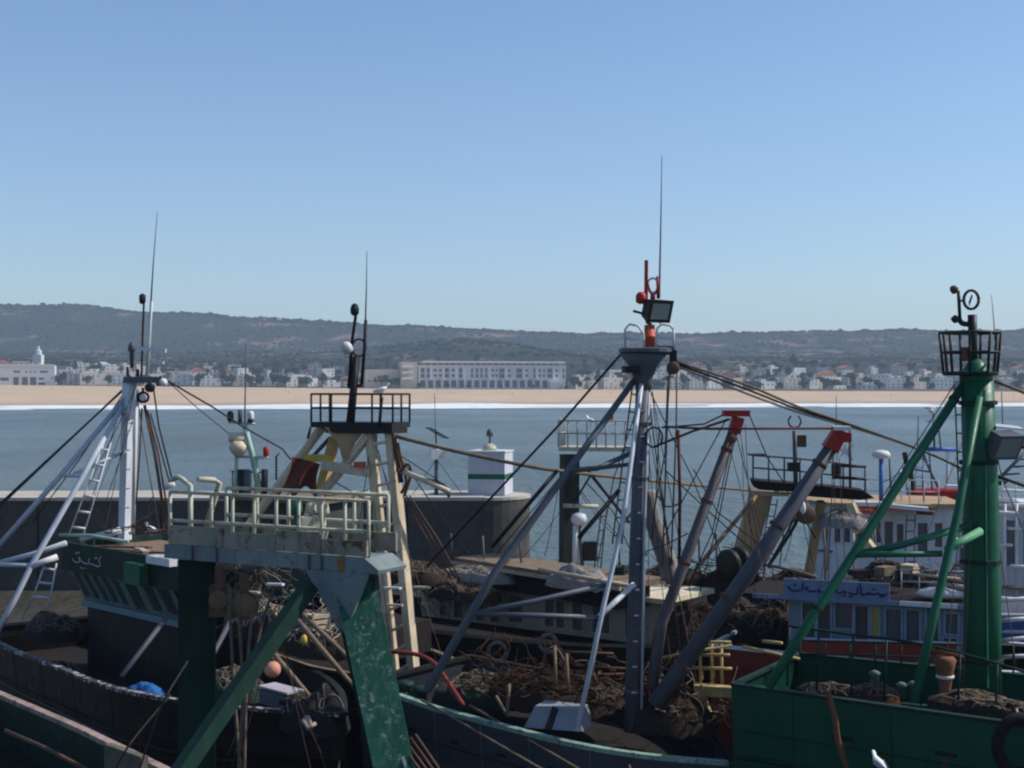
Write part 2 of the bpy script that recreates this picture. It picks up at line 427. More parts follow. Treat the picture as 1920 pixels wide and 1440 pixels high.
# the long hotel on the beach front
HD = 1255.0; HS = HD / F
hx = lambda px: (px - 960) * HS
hz_ = lambda py: CAMZ - (py - HY) * HS
T = Thing('hotel', (hx(900), HD, hz_(727)), 'long pale four-storey hotel with rows of dark bays facing the beach', 'hotel')
x0, x1 = hx(783), hx(1066); zb = hz_(728) - 1; zt = hz_(686)
wins = []
bays = [(788, 795, 1), (799, 805, 1), (833, 841, 1), (860, 866, 1), (883, 887, 1), (892, 897, 1), (901, 905, 1), (910, 914, 1), (937, 947, 1), (970, 981, 1), (1003, 1007, 1), (1030, 1040, 1), (1060, 1064, 1),
        (812, 818, 0), (822, 828, 0), (846, 852, 0), (922, 927, 0), (930, 934, 0), (954, 959, 0), (987, 993, 0), (1013, 1018, 0), (1022, 1026, 0), (1046, 1051, 0)]
for a, c, tall in bays:
    for v0, v1 in ((698.5, 690.5), (708.5, 700.5)):
        if tall: wins.append((hx(a) - x0, hx(c) - x0, hz_(v0) - zb, hz_(v1) - zb))
        else: wins.append((hx(a) - x0, hx(c) - x0, hz_(v0 - 2.0) - zb, hz_(v1 + 1.5) - zb))
for k in range(19):
    a = 787 + k * 14.6
    if not (1022 < a < 1058): wins.append((hx(a) - x0, hx(a + 9.5) - x0, 1.6, hz_(713) - zb))
wall(T, (x0, HD, zb), (1, 0, 0), x1 - x0, zt - zb, wins, WALLS[4], thick=1.0)
g = G().para((x0, HD + 1.05, zb), (x1 - x0, 0, 0), (0, 17, 0), (0, 0, zt - zb - 0.05)); T.part('building_core', g, WALLS[1])
g = G().para((hx(795), HD + 3, zt), (hx(1060) - hx(795), 0, 0), (0, 12, 0), (0, 0, hz_(680.5) - zt)); T.part('top_storey', g, WALLS[2])
for k in range(22):
    a = 799 + k * 11.8
    T.part('window', G().para((hx(a), HD + 2.9, zt + 0.6), (hx(a + 7) - hx(a), 0, 0), (0, 0.2, 0), (0, 0, 1.7)), PANE)
g = G().para((hx(792), HD - 0.5, hz_(680.5)), (hx(1065) - hx(792), 0, 0), (0, 17, 0), (0, 0, 1.6)); T.part('roof_slab', g, TRIM)
g = G().para((x0 - 0.5, HD - 0.9, zt), (x1 - x0 + 1, 0, 0), (0, 2.5, 0), (0, 0, 0.5)); T.part('cornice', g, TRIM)
for a in (806, 829, 853, 868, 917, 948, 983, 1008, 1041):
    T.part('pilaster', G().para((hx(a), HD - 0.6, hz_(712)), (1.3, 0, 0), (0, 0.58, 0), (0, 0, zt - hz_(712) - 0.02)), TRIM)
g = G().para((hx(1032), HD - 7, zb), (hx(1056) - hx(1032), 0, 0), (0, 6.0, 0), (0, 0, 6.2)); T.part('beach_pavilion', g, TRIM)
# stair tower with three white balconies at its left end
zt2 = hz_(679)
T.part('tower', G().para((hx(750), HD - 1, zb), (hx(781) - hx(750), 0, 0), (0, 16, 0), (0, 0, zt2 - zb)), WALLS[2])
for py in (688, 699, 710):
    T.part('balcony', G().para((hx(752), HD - 3.2, hz_(py) - 0.8), (hx(772) - hx(752), 0, 0), (0, 2.2, 0), (0, 0, 1.9)), TRIM)
T.part('low_wing', G().para((hx(686), HD + 5, zb), (hx(749) - hx(686), 0, 0), (0, 12, 0), (0, 0, hz_(693) - zb)), WALLS[2])
T.e.rotation_euler[2] = 0.22
for k in range(6): T.part('window', G().para((hx(691 + k * 9.6), HD + 4.85, zb + 6.5), (2.6, 0, 0), (0, 0.2, 0), (0, 0, 2.0)), PANE)

# the white building with three tall dark openings, far left
LD = 1235.0; LS = LD / F
lx = lambda px: (px - 960) * LS
lz = lambda py: CAMZ - (py - HY) * LS
T = Thing('building', (lx(50), LD, lz(728)), 'broad white building with three tall dark openings at the left edge', 'building')
x0, x1 = lx(-40), lx(100); zb = lz(728) - 1; zt = lz(685)
W_ = lambda a, c, v0, v1: (lx(a) - x0, lx(c) - x0, lz(v0) - zb, lz(v1) - zb)
wins = [W_(26, 36, 726, 707), W_(41, 52, 726, 707), W_(56, 67, 726, 707), W_(26, 38, 699, 695), W_(73, 87, 699, 695), W_(47, 51, 699, 696), W_(55, 59, 699, 696), W_(63, 67, 699, 696),
        W_(71, 81, 712, 708), W_(71, 83, 722, 717), W_(3, 18, 714, 708), W_(-30, -15, 715, 706), W_(-30, -15, 699, 695)]
wall(T, (x0, LD, zb), (1, 0, 0), x1 - x0, zt - zb, wins, WALLS[4], thick=1.2)
T.part('building_core', G().para((x0, LD + 1.25, zb), (x1 - x0, 0, 0), (0, 15, 0), (0, 0, zt - zb)), WALLS[4])
T.e.rotation_euler[2] = 0.22
T.part('parapet', G().para((x0 - 0.3, LD - 0.3, zt), (x1 - x0 + 0.6, 0, 0), (0, 1, 0), (0, 0, 0.8)), TRIM)

# the white shrine-like tower standing on the lower hill
T = Thing('white_tower', (-505.0, 1500, land(-505, 1500)), 'small stepped white tower alone on the hillside above the left houses', 'tower')
c = p(72, 665, 1500); z0 = land(c.x, 1500) - 2
T.part('base', G().box((c.x, 1500, (z0 + c.z) / 2), (9.0, 9, c.z - z0)), WALLS[0])
T.part('drum', G().lathe((c.x, 1500, c.z), [(3.6, 0), (3.4, 4.0), (2.6, 5.2)], 10), WALLS[0])
T.part('cupola', G().lathe((c.x, 1500, c.z + 5.2), [(1.5, 0), (1.4, 2.4), (0.9, 3.4), (0.15, 4.0)], 8), WALLS[0])

# the rest of the houses, row by row; each one is its own thing
ORD = ['first', 'second', 'third', 'fourth', 'fifth', 'sixth', 'seventh', 'eighth', 'ninth', 'tenth', 'eleventh', 'twelfth', 'thirteenth', 'fourteenth', 'fifteenth', 'sixteenth', 'seventeenth', 'eighteenth', 'nineteenth', 'twentieth', 'twenty-first', 'twenty-second', 'twenty-third', 'twenty-fourth', 'twenty-fifth', 'twenty-sixth', 'twenty-seventh', 'twenty-eighth', 'twenty-ninth', 'thirtieth']
rows = [('beach-front row', 1262, [(112, 22), (142, 34), (180, 46), (224, 20), (284, 34), (346, 26), (395, 30), (452, 24), (500, 28), (548, 20), (587, 22), (622, 30), (655, 20), (1088, 24), (1116, 28), (1150, 34), (1190, 26), (1262, 30), (1305, 26), (1340, 34), (1384, 24), (1440, 34), (1486, 28), (1530, 30), (1575, 24), (1630, 34), (1680, 30), (1725, 28), (1770, 30), (1890, 30)]),
        ('second row of the town', 1345, [(12, 30), (128, 26), (172, 30), (208, 26), (250, 22), (330, 24), (372, 26), (428, 20), (470, 26), (526, 30), (560, 22), (604, 24), (640, 26), (668, 16), (1102, 22), (1140, 26), (1215, 30), (1290, 26), (1325, 28), (1368, 30), (1410, 24), (1465, 30), (1512, 24), (1556, 28), (1604, 26), (1652, 28), (1700, 24), (1752, 24), (1798, 22), (1905, 26)]),
        ('third row of the town', 1400, [(6, 24), (66, 22), (116, 26), (160, 30), (216, 24), (268, 24), (352, 22), (410, 24), (456, 22), (512, 24), (576, 22), (616, 22), (656, 22), (1092, 20), (1120, 24), (1156, 24), (1236, 26), (1276, 22), (1338, 26), (1384, 24), (1426, 22), (1478, 26), (1532, 24), (1574, 22), (1620, 26), (1664, 22), (1714, 26), (1762, 22), (1892, 24)]),
        ('upper row of the town', 1465, [(40, 18), (150, 20), (196, 22), (238, 18), (306, 22), (392, 18), (440, 20), (496, 22), (540, 18), (590, 20), (633, 18), (1128, 20), (1170, 22), (1248, 20), (1312, 24), (1352, 18), (1396, 22), (1452, 18), (1500, 24), (1545, 18), (1590, 22), (1640, 18), (1690, 22), (1740, 20), (1786, 20), (1880, 20), (1915, 18)])]
for rname, yd, items in rows:
    for k, (px, wpx) in enumerate(items):
        y = yd + rnd.uniform(-14, 14); x = (px - 960) / F * y; w = wpx / F * y * rnd.uniform(0.95, 1.35); fl = rnd.choice([1, 2, 2, 3, 3])
        if px < 265: fl = 3; w *= 1.25
        mi = rnd.choice([0, 0, 0, 1, 1, 2, 3, 4]); hgt = fl * 3.1 + 0.6
        rf = 'flat'
        if (rname, px) in (('beach-front row', 346), ('upper row of the town', 196)): rf = 'gable_white'
        elif rnd.random() < 0.13: rf = 'tiled'
        word = {'flat': 'flat-roofed', 'gable_white': 'white-gabled', 'tiled': 'red-roofed'}[rf]
        T = Thing('house', (x, y, land(x, y)), '%s-storey %s %s house, %s from the left in the %s' % (['one', 'two', 'three'][fl - 1], WALL_WORD[mi], word, ORD[k], rname), 'house', 'houses of the town across the bay')
        house(T, x, y, w, rnd.uniform(8, 12), hgt, WALLS[mi], rowwins(w, fl, max(2, int(w / 4.2)), 3.1, rnd.uniform(1.1, 2.2), rnd.uniform(1.3, 1.9)), roof=rf, rz=rnd.uniform(0.12, 0.75))

# sea wall and promenade at the head of the beach
SW = paint('sea_wall_stone', (0.33, 0.27, 0.22), 0.9, 0.3, (0.2, 0.16, 0.13), 0.1, 0.2, bump=0.05)
g = G()
for i in range(44):
    xa = -900 + i * 42.0; xb = xa + 42.0
    g.para((xa, 1226, 7.8), (xb - xa, 0, 0), (0, 2.2, 0), (0, 0, 2.5 + 0.5 * rnd.random()))
single('sea_wall', g, SW, (0, 1226, 7.8), 'long low brown sea wall along the top of the beach', 'wall')

# trees among the houses: four kinds, each copy its own thing
LEAF = cloth('tree_leaves', (0.036, 0.046, 0.026), 0.4, 0.5, 0.2)
BARK = cloth('tree_bark', (0.09, 0.065, 0.045), 1.0, 0.3, 0.2)
def crown_mesh(seed, rx, rz_, zc, n):
    rr = random.Random(seed); g = G()
    lobes = [(Vector((rr.uniform(-.55, .55) * rx, rr.uniform(-.5, .5) * rx, zc + rr.uniform(-.45, .55) * rz_)), rr.uniform(.42, .7)) for _ in range(7)]
    for i in range(n):
        c, k = rr.choice(lobes); d = Vector((rr.gauss(0, 1), rr.gauss(0, 1), rr.gauss(0, 1))).normalized()
        q = c + Vector((d.x * rx * k, d.y * rx * k, d.z * rz_ * k)) * rr.uniform(0.55, 1.05)
        a = Vector((rr.gauss(0, 1), rr.gauss(0, 1), rr.gauss(0, .6))).normalized() * rr.uniform(.3, .6); u, w = perp(a); w = w * rr.uniform(.2, .45)
        g.add([q - a, q + w, q + a, q - w], [[0, 1, 2, 3]])
    return g.mesh('crown')
def trunk_mesh(seed, h, r):
    rr = random.Random(seed); g = G().path([(0, 0, -1.0), (0.1, 0, h * .5), (rr.uniform(-.3, .3), rr.uniform(-.3, .3), h)], r, 6, r * .5)
    for k in range(4):
        t = rr.uniform(0, 6.28); g.tube((0.1, 0, h * rr.uniform(.55, .9)), (1.4 * cos(t), 1.4 * sin(t), h * 1.25), r * .4, r * .15, 5)
    return g.mesh('trunk')
def palm_mesh(seed):
    rr = random.Random(seed); g = G()
    for k in range(16):
        t = 2 * pi * k / 16 + rr.uniform(-.2, .2); pts = []
        dr = rr.uniform(-.4, 1.0); prev = None
        for i in range(5):
            s = i / 4; q = Vector((cos(t) * 3.0 * s, sin(t) * 3.0 * s, 7.5 + dr * s * 1.6 - 2.4 * s * s)); side = Vector((-sin(t), cos(t), -.3)) * (0.55 * (1 - s) + .12)
            if prev: g.add([prev[0] - prev[1], prev[0] + prev[1], q + side, q - side], [[0, 1, 2, 3]])
            prev = (q, side)
    return g.mesh('crown')
kinds = [('broad_tree', 'broad dark tree', crown_mesh(1, 4.2, 3.0, 5.2, 620), trunk_mesh(1, 4.2, .28)), ('rounded_tree', 'rounded bushy tree', crown_mesh(2, 3.2, 3.2, 4.6, 520), trunk_mesh(2, 3.6, .22)),
         ('tall_tree', 'tall loose tree', crown_mesh(3, 2.6, 4.2, 6.8, 560), trunk_mesh(3, 5.6, .24)), ('palm_tree', 'slender palm', palm_mesh(4), G().path([(0, 0, -1), (.15, 0, 4), (0, 0, 7.5)], .2, 6, .14).mesh('trunk'))]
spots = []
for px in (18, 104, 118, 162, 203, 262, 270, 312, 372, 420, 436, 470, 488, 512, 520, 536, 566, 575, 606, 646, 676, 690, 700, 716, 732, 744, 786, 838, 878, 940, 1000, 1062, 1078, 1086, 1100, 1132, 1168, 1206, 1232, 1240, 1282, 1322, 1362, 1402, 1412, 1424, 1462, 1508, 1552, 1566, 1600, 1612, 1650, 1704, 1748, 1792, 1872, 1906):
    spots.append((px, 1243 + rnd.uniform(-3, 6), 'on the beach front'))
for px in range(6, 1920, 21): spots.append((px + rnd.uniform(-9, 9), 1305 + rnd.uniform(-12, 14), 'behind the first houses'))
for px in range(0, 1920, 19): spots.append((px + rnd.uniform(-9, 9), 1400 + rnd.uniform(-18, 18), 'behind the second houses'))
for px in range(0, 1920, 17): spots.append((px + rnd.uniform(-9, 9), 1510 + rnd.uniform(-30, 40), 'above the upper houses'))
spots.sort(); count = {}
for px, y, where in spots:
    hotelish = y < 1250 and 780 < px < 1070
    nm, word, cm, tm = kinds[1 if hotelish else rnd.choices([0, 1, 2, 3], [4, 4, 2, 1])[0]]
    x = (px - 960) / F * y; sc = rnd.uniform(.75, 1.25) * (0.6 if hotelish else 1.15)
    if y < 1260 and not hotelish and px in (520, 118): sc *= 1.3
    e = bpy.data.objects.new(nm, None); COL.objects.link(e); e.location = (x, y, land(x, y)); e.scale = (sc, sc, sc * rnd.uniform(.85, 1.1)); e.rotation_euler[2] = rnd.uniform(0, 6.28)
    kk = count[(word, where)] = count.get((word, where), 0) + 1
    e['label'] = '%s %s, %d%s of its kind from the left' % (word, where, kk, 'th' if 10 < kk < 14 else {1: 'st', 2: 'nd', 3: 'rd'}.get(kk % 10, 'th')); e['category'] = 'tree'; e['group'] = '%ss %s' % (word, where)
    for n_, me, mt in (('trunk', tm, BARK), ('crown', cm, LEAF)):
        if not me.materials: me.materials.append(mt)
        o = bpy.data.objects.new(n_, me); COL.objects.link(o); o.parent = e

# walkers on the beach
def person_mesh(stride, arm):
    me = bpy.data.meshes.new('person')
    V = [(0, 0, .95), (0, 0, 1.2), (0, 0, 1.42), (0, 0, 1.52), (0, 0, 1.66), (.09, 0, .9), (.1, stride, .48), (.1, stride * 1.2 - .05, .06), (.1, stride * 1.2 + .12, .04), (-.09, 0, .9), (-.1, -stride, .48), (-.1, -stride * 1.3, .06), (-.1, -stride * 1.3 + .14, .04), (.2, 0, 1.4), (.25, arm, 1.13), (.24, arm * 1.6, .88), (-.2, 0, 1.4), (-.25, -arm, 1.13), (-.24, -arm * 1.6, .88)]
    E = [(0, 1), (1, 2), (2, 3), (3, 4), (0, 5), (5, 6), (6, 7), (7, 8), (0, 9), (9, 10), (10, 11), (11, 12), (2, 13), (13, 14), (14, 15), (2, 16), (16, 17), (17, 18)]
    me.from_pydata(V, E, []); return me
def add_person(loc, yaw, mt, label, stride=.16):
    me = person_mesh(stride, .1); o = bpy.data.objects.new('person', me); COL.objects.link(o)
    sm = o.modifiers.new('skin', 'SKIN'); rad = [.15, .14, .15, .07, .11, .1, .075, .05, .045, .1, .075, .05, .045, .07, .05, .04, .07, .05, .04]
    for k, sv in enumerate(me.skin_vertices[0].data): sv.radius = (rad[k], rad[k]); sv.use_root = (k == 0)
    o.modifiers.new('smooth', 'SUBSURF').levels = 1
    me.materials.append(mt); o.location = loc; o.rotation_euler[2] = yaw; o['label'] = label; o['category'] = 'person'; o['group'] = 'walkers on the beach'
CL = [cloth('dark_clothes', (0.03, 0.03, 0.04), 6, .2, .2), cloth('brown_clothes', (0.1, 0.06, 0.04), 6, .2, .2)]
for px, y, wd in ((98, 1130, 'far left beach below the white building'), (536, 1135, 'sand left of the beige gantry mast'), (541, 1090, 'wet sand left of the beige gantry mast'), (845, 1120, 'sand below the middle of the hotel'), (820, 1150, 'upper sand below the left half of the hotel'), (960, 1115, 'sand below the right half of the hotel'), (1146, 1140, 'sand just left of the grey centre mast'), (1670, 1140, 'sand left of the green mast'), (1900, 1150, 'sand at the right edge')):
    x = (px - 960) / F * y
    add_person((x, y, land(x, y) + .3), rnd.uniform(0, 6), CL[int(px) % 2], 'person in dark clothes walking on the ' + wd)

# ------------------------------------------------------------------ paints
WHITE = paint('white_paint', (0.58, 0.59, 0.60), 0.45, 0.2, (0.26, 0.17, 0.11), 2.0, 0.1)
BLUEWHITE = paint('blue_white_paint', (0.44, 0.47, 0.53), 0.45, 0.15, (0.2, 0.2, 0.22), 2.0, 0.15)
PALEGREEN = paint('pale_green_paint', (0.42, 0.42, 0.32), 0.6, 0.36, (0.17, 0.09, 0.05), 3.0, 0.2)
MINT = paint('mint_paint', (0.30, 0.44, 0.36), 0.5, 0.2, (0.2, 0.16, 0.12), 2.5, 0.2)
GREEN = paint('green_paint', (0.010, 0.095, 0.048), 0.42, 0.10, (0.03, 0.16, 0.1), 1.5, 0.3)
DKGREEN = paint('dark_green_paint', (0.004, 0.025, 0.017), 0.6, 0.10, (0.05, 0.08, 0.06), 2.0, 0.3)
CHIPGREEN = paint('chipped_green_paint', (0.010, 0.070, 0.042), 0.6, 0.36, (0.19, 0.25, 0.25), 3.4, 0.3)
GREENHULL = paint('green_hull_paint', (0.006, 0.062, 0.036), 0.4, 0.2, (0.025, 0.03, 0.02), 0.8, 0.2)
BEIGE = paint('beige_paint', (0.60, 0.49, 0.34), 0.5, 0.28, (0.16, 0.075, 0.03), 2.2, 0.2)
TAN = paint('tan_paint', (0.36, 0.24, 0.13), 0.6, 0.25, (0.16, 0.09, 0.05), 1.6, 0.2)
SLATE = paint('slate_blue_paint', (0.085, 0.095, 0.115), 0.45, 0.12, (0.09, 0.08, 0.08), 1.6, 0.2)
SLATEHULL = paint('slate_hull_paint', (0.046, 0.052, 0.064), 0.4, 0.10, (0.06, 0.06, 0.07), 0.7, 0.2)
STEEL = paint('grey_steel', (0.075, 0.08, 0.10), 0.5, 0.25, (0.10, 0.055, 0.035), 2.0, 0.2)
BROWNSTEEL = paint('rusty_steel', (0.10, 0.055, 0.04), 0.75, 0.4, (0.16, 0.06, 0.025), 3.0, 0.3)
BLACK = paint('black_paint', (0.012, 0.012, 0.013), 0.5, 0.15, (0.06, 0.03, 0.02), 2.0, 0.3)
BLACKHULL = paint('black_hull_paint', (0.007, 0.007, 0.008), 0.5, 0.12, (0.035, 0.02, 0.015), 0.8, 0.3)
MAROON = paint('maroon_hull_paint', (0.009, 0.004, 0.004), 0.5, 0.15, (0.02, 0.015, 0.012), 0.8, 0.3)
RED = paint('red_paint', (0.36, 0.022, 0.02), 0.45, 0.15, (0.2, 0.05, 0.03), 2.5, 0.2)
DKRED = paint('dull_maroon', (0.10, 0.022, 0.022), 0.6, 0.3, (0.05, 0.03, 0.025), 3.0, 0.3)
ORANGE = paint('orange_red_paint', (0.50, 0.09, 0.05), 0.5, 0.1, (0.3, 0.1, 0.06), 3.0, 0.15)
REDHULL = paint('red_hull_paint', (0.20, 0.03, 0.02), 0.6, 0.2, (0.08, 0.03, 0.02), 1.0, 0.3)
BLUE = paint('blue_paint', (0.04, 0.11, 0.34), 0.45, 0.1, (0.1, 0.1, 0.15), 2.0, 0.2)
BOARDBLUE = paint('pale_blue_board', (0.13, 0.18, 0.29), 0.5, 0.12, (0.25, 0.3, 0.4), 2.0, 0.15)
YELLOW = paint('yellow_paint', (0.55, 0.38, 0.06), 0.5, 0.2, (0.25, 0.14, 0.05), 2.0, 0.2)
WOOD = cloth('weathered_wood', (0.17, 0.125, 0.085), 4, 0.4, 0.4)
DKWOOD = cloth('dark_deck_wood', (0.016, 0.013, 0.012), 3, 0.4, 0.4)
PLANK = cloth('pale_plank', (0.42, 0.34, 0.25), 4, 0.3, 0.4)
ROPE = cloth('rope_fibre', (0.13, 0.10, 0.075), 14, 0.4, 0.5)
DKROPE = cloth('tarred_rope', (0.035, 0.03, 0.028), 14, 0.4, 0.5)
PALEROPE = cloth('pale_rope', (0.34, 0.29, 0.23), 14, 0.3, 0.5)
NETBROWN = cloth('brown_net', (0.060, 0.040, 0.031), 11, 0.6, 1.0, 22)
NETDARK = cloth('dark_net', (0.032, 0.030, 0.030), 11, 0.6, 1.0, 22)
NETGREEN = cloth('green_net', (0.03, 0.06, 0.042), 11, 0.6, 1.0, 22)
NETORANGE = cloth('rust_net', (0.062, 0.032, 0.021), 11, 0.5, 1.0)
TARPBLUE = cloth('blue_tarp', (0.02, 0.10, 0.28), 3, 0.3, 0.5)
TARPWHITE = cloth('white_tarp', (0.62, 0.61, 0.60), 3, 0.15, 0.5)
TARPGREY = cloth('grey_tarp', (0.23, 0.21, 0.20), 5, 0.4, 0.8)
REDCLOTH = cloth('red_cloth', (0.12, 0.036, 0.028), 3, 0.3, 0.5)
RUBBER = cloth('black_rubber', (0.014, 0.014, 0.015), 6, 0.3, 0.3)
CONC = cloth('breakwater_concrete', (0.066, 0.061, 0.056), 0.9, 0.35, 0.3)
CONCTOP = cloth('pale_concrete', (0.40, 0.36, 0.31), 0.5, 0.2, 0.2)
FEATHER = cloth('gull_feathers', (0.78, 0.78, 0.77), 6, 0.08, 0.1)
GLASS = glass()
LENS = glass('lamp_glass', (0.16, 0.2, 0.2), 0.15)

def S(T, name, mat, rpx, pts, parent=None, n=8, r2=None, sg=0.0, seg=None):
    "a tube, spar, wire or rope through pixel+depth points; its radius given in photograph pixels"
    q = [p(*a) for a in pts]; d = pts[0][2]
    if sg or seg:
        out = []
        for a, b in zip(q, q[1:]): out += sag(a, b, sg, seg or 10)[(1 if out else 0):]
        q = out
    return T.part(name, G().path(q, rpx * d / F, n, None if r2 is None else r2 * pts[-1][2] / F), mat, parent, True)

def ladder(T, a0, b0, a1, b1, n, rpx, mat, rpr=None, parent=None):
    "stiles a0-b0 and a1-b1 with n rungs"
    r = rpx * a0[2] / F; A0, B0, A1, B1 = p(*a0), p(*b0), p(*a1), p(*b1)
    lo = T.part('ladder', G().tube(A0, B0, r).tube(A1, B1, r), mat, parent, True)
    for k in range(n):
        t = (k + 0.5) / n; T.part('rung', G().tube(A0.lerp(B0, t), A1.lerp(B1, t), (rpr or rpx) * a0[2] / F, n=6), mat, lo if parent is None else parent, True)
    return lo

def railing(T, pts, h, mat, posts, r=0.03, rails=(1.0, 0.52), parent=None, up=Vector((0, 0, 1)), close=False, flare=None):
    "rails along a 3D polyline of foot points; posts = number of posts per segment; each post a sub-part"
    pts = [Vector(q) for q in pts]; top = lambda q, k: q + up * (h * k) + ((flare(q) * (h * k)) if flare else Vector((0, 0, 0)))
    g = G(); seq = pts + ([pts[0]] if close else [])
    for k in rails:
        g.path([top(q, k) for q in seq], r, 6)
    ro = T.part('railing', g, mat, parent, True)
    for a, b in zip(seq, seq[1:]):
        for k in range(posts):
            t = k / posts; q = a.lerp(b, t); T.part('post', G().tube(q, top(q, rails[0]), r, n=6), mat, ro if parent is None else parent, True)
    if not close: q = seq[-1]; T.part('post', G().tube(q, top(q, rails[0]), r, n=6), mat, ro if parent is None else parent, True)
    return ro

def hull(T, stern, bow, beam, zs, zm, zb, hmat, railmat, deckmat=None, inmat=None, depth=1.0, rake=1.0, rail=0.09, full=0.55, flare=0.16, stripe=None, farrail=None):
    sx, bx = Vector((*stern, 0)), Vector((*bow, 0)); hd = (bx - sx).normalized(); lat = Vector((hd.y, -hd.x, 0)); n = 26
    def wid(t):
        w = beam / 2 * (0.86 + 0.14 * min(1, t / 0.3))
        if t > full: w *= max(0.0, 1 - ((t - full) / (1 - full)) ** 2.3)
        return max(w, 0.04)
    def zg(t): return zs + (zm - zs) * min(1, t / 0.5) if t < 0.5 else zm + (zb - zm) * ((t - 0.5) / 0.5) ** 1.5
    def pt(t, s, k):     # k: 0 keel .. 1 gunwale
        z = -0.8 + (zg(t) + 0.8) * k; w = wid(t) * ((1 - flare) + flare * k) * (min(1, (k + 0.05) * 2.2) ** 0.6)
        return sx.lerp(bx, t) + hd * (rake * (k - 1) * max(0, (t - 0.55) / 0.45)) + lat * (s * w) + Vector((0, 0, z))
    ks = [0, 0.15, 0.35, 0.55, 0.75, 0.9, 1.0]; g = G(); m = len(ks)
    for s in (-1, 1):
        b0 = len(g.v)
        for i in range(n + 1):
            for k in ks: g.v.append(pt(i / n, s, k))
        for i in range(n):
            for j in range(m - 1):
                f = [b0 + i * m + j, b0 + (i + 1) * m + j, b0 + (i + 1) * m + j + 1, b0 + i * m + j + 1]; g.f.append(f if s > 0 else f[::-1])
    nn = (n + 1) * m; g.f += [[j, j + 1, nn + j + 1, nn + j] for j in range(m - 1)]
    ho = T.part('hull', g, hmat, smooth=True)
    th = 0.10; g = G(); gd = G()
    for s in (-1, 1):
        b0 = len(g.v)
        for i in range(n + 1):
            t = i / n; top = pt(t, s, 1.0); inn = sx.lerp(bx, t) + lat * (s * max(0.02, wid(t) - th)); g.v += [Vector((inn.x, inn.y, zg(t))), Vector((inn.x, inn.y, zg(t) - depth))]
        for i in range(n): f = [b0 + 2 * i, b0 + 2 * i + 1, b0 + 2 * i + 3, b0 + 2 * i + 2]; g.f.append(f if s > 0 else f[::-1])
    g.f.append([0, 1, 2 * (n + 1) + 1, 2 * (n + 1)])
    T.part('bulwark', g, inmat or hmat)
    for i in range(n + 1):
        t = i / n; c = sx.lerp(bx, t)
        for s in (-1, 1): q = c + lat * (s * max(0.02, wid(t) - 0.02)); gd.v.append(Vector((q.x, q.y, zg(t) - depth + 0.03)))
    gd.f = [[2 * i, 2 * i + 1, 2 * i + 3, 2 * i + 2] for i in range(n)]
    T.part('deck', gd, deckmat or DKWOOD)
    for s in (-1, 1):
        gp = G(); m0 = len(gp.v)
        for i in range(n + 1):
            t = i / n; q = sx.lerp(bx, t) + lat * (s * (wid(t) - th / 2)); q.z = zg(t); o = lat * s
            for a, c in ((-th * .9, 0.0), (th * .9, 0.0), (th * .9, rail), (-th * .9, rail)): gp.v.append(q + o * a + Vector((0, 0, c)))
        gp.f = [[4 * i + j, 4 * (i + 1) + j, 4 * (i + 1) + (j + 1) % 4, 4 * i + (j + 1) % 4] for i in range(n) for j in range(4)] + [[3, 2, 1, 0]]
        T.part('cap_rail', gp, railmat if s > 0 else (farrail or railmat))
        gs = G(); gs.path([pt(i / n, s, 0.72) + lat * (s * 0.03) for i in range(n + 1)], 0.05, 6); T.part('rubbing_strake', gs, stripe or hmat, smooth=True)
    gp = G(); q0 = sx - lat * wid(0) + Vector((0, 0, zs)); gp.para(q0 - hd * 0.02, lat * (2 * wid(0)), hd * 0.12, (0, 0, rail + 0.004)); T.part('cap_rail', gp, farrail or railmat)
    return pt

def block(T, c, s, mat=BROWNSTEEL, parent=None, face=Vector((0, -1, 0))):
    "a pulley block: two cheeks, sheave and hook eye"
    c = Vector(c); u, w = perp(face); g = G()
    for k in (-1, 1): g.lathe(c + face * (k * s * .28) - face * (s * .05), [(s * .5, 0), (s * .55, s * .05), (s * .5, s * .1)], 10, face)
    g.lathe(c - face * (s * .2), [(s * .42, 0), (s * .3, s * .2), (s * .42, s * .4)], 10, face); g.box(c + Vector((0, 0, s * .62)), (s * .2, s * .2, s * .5))
    return T.part('pulley_block', g, mat, parent, True)

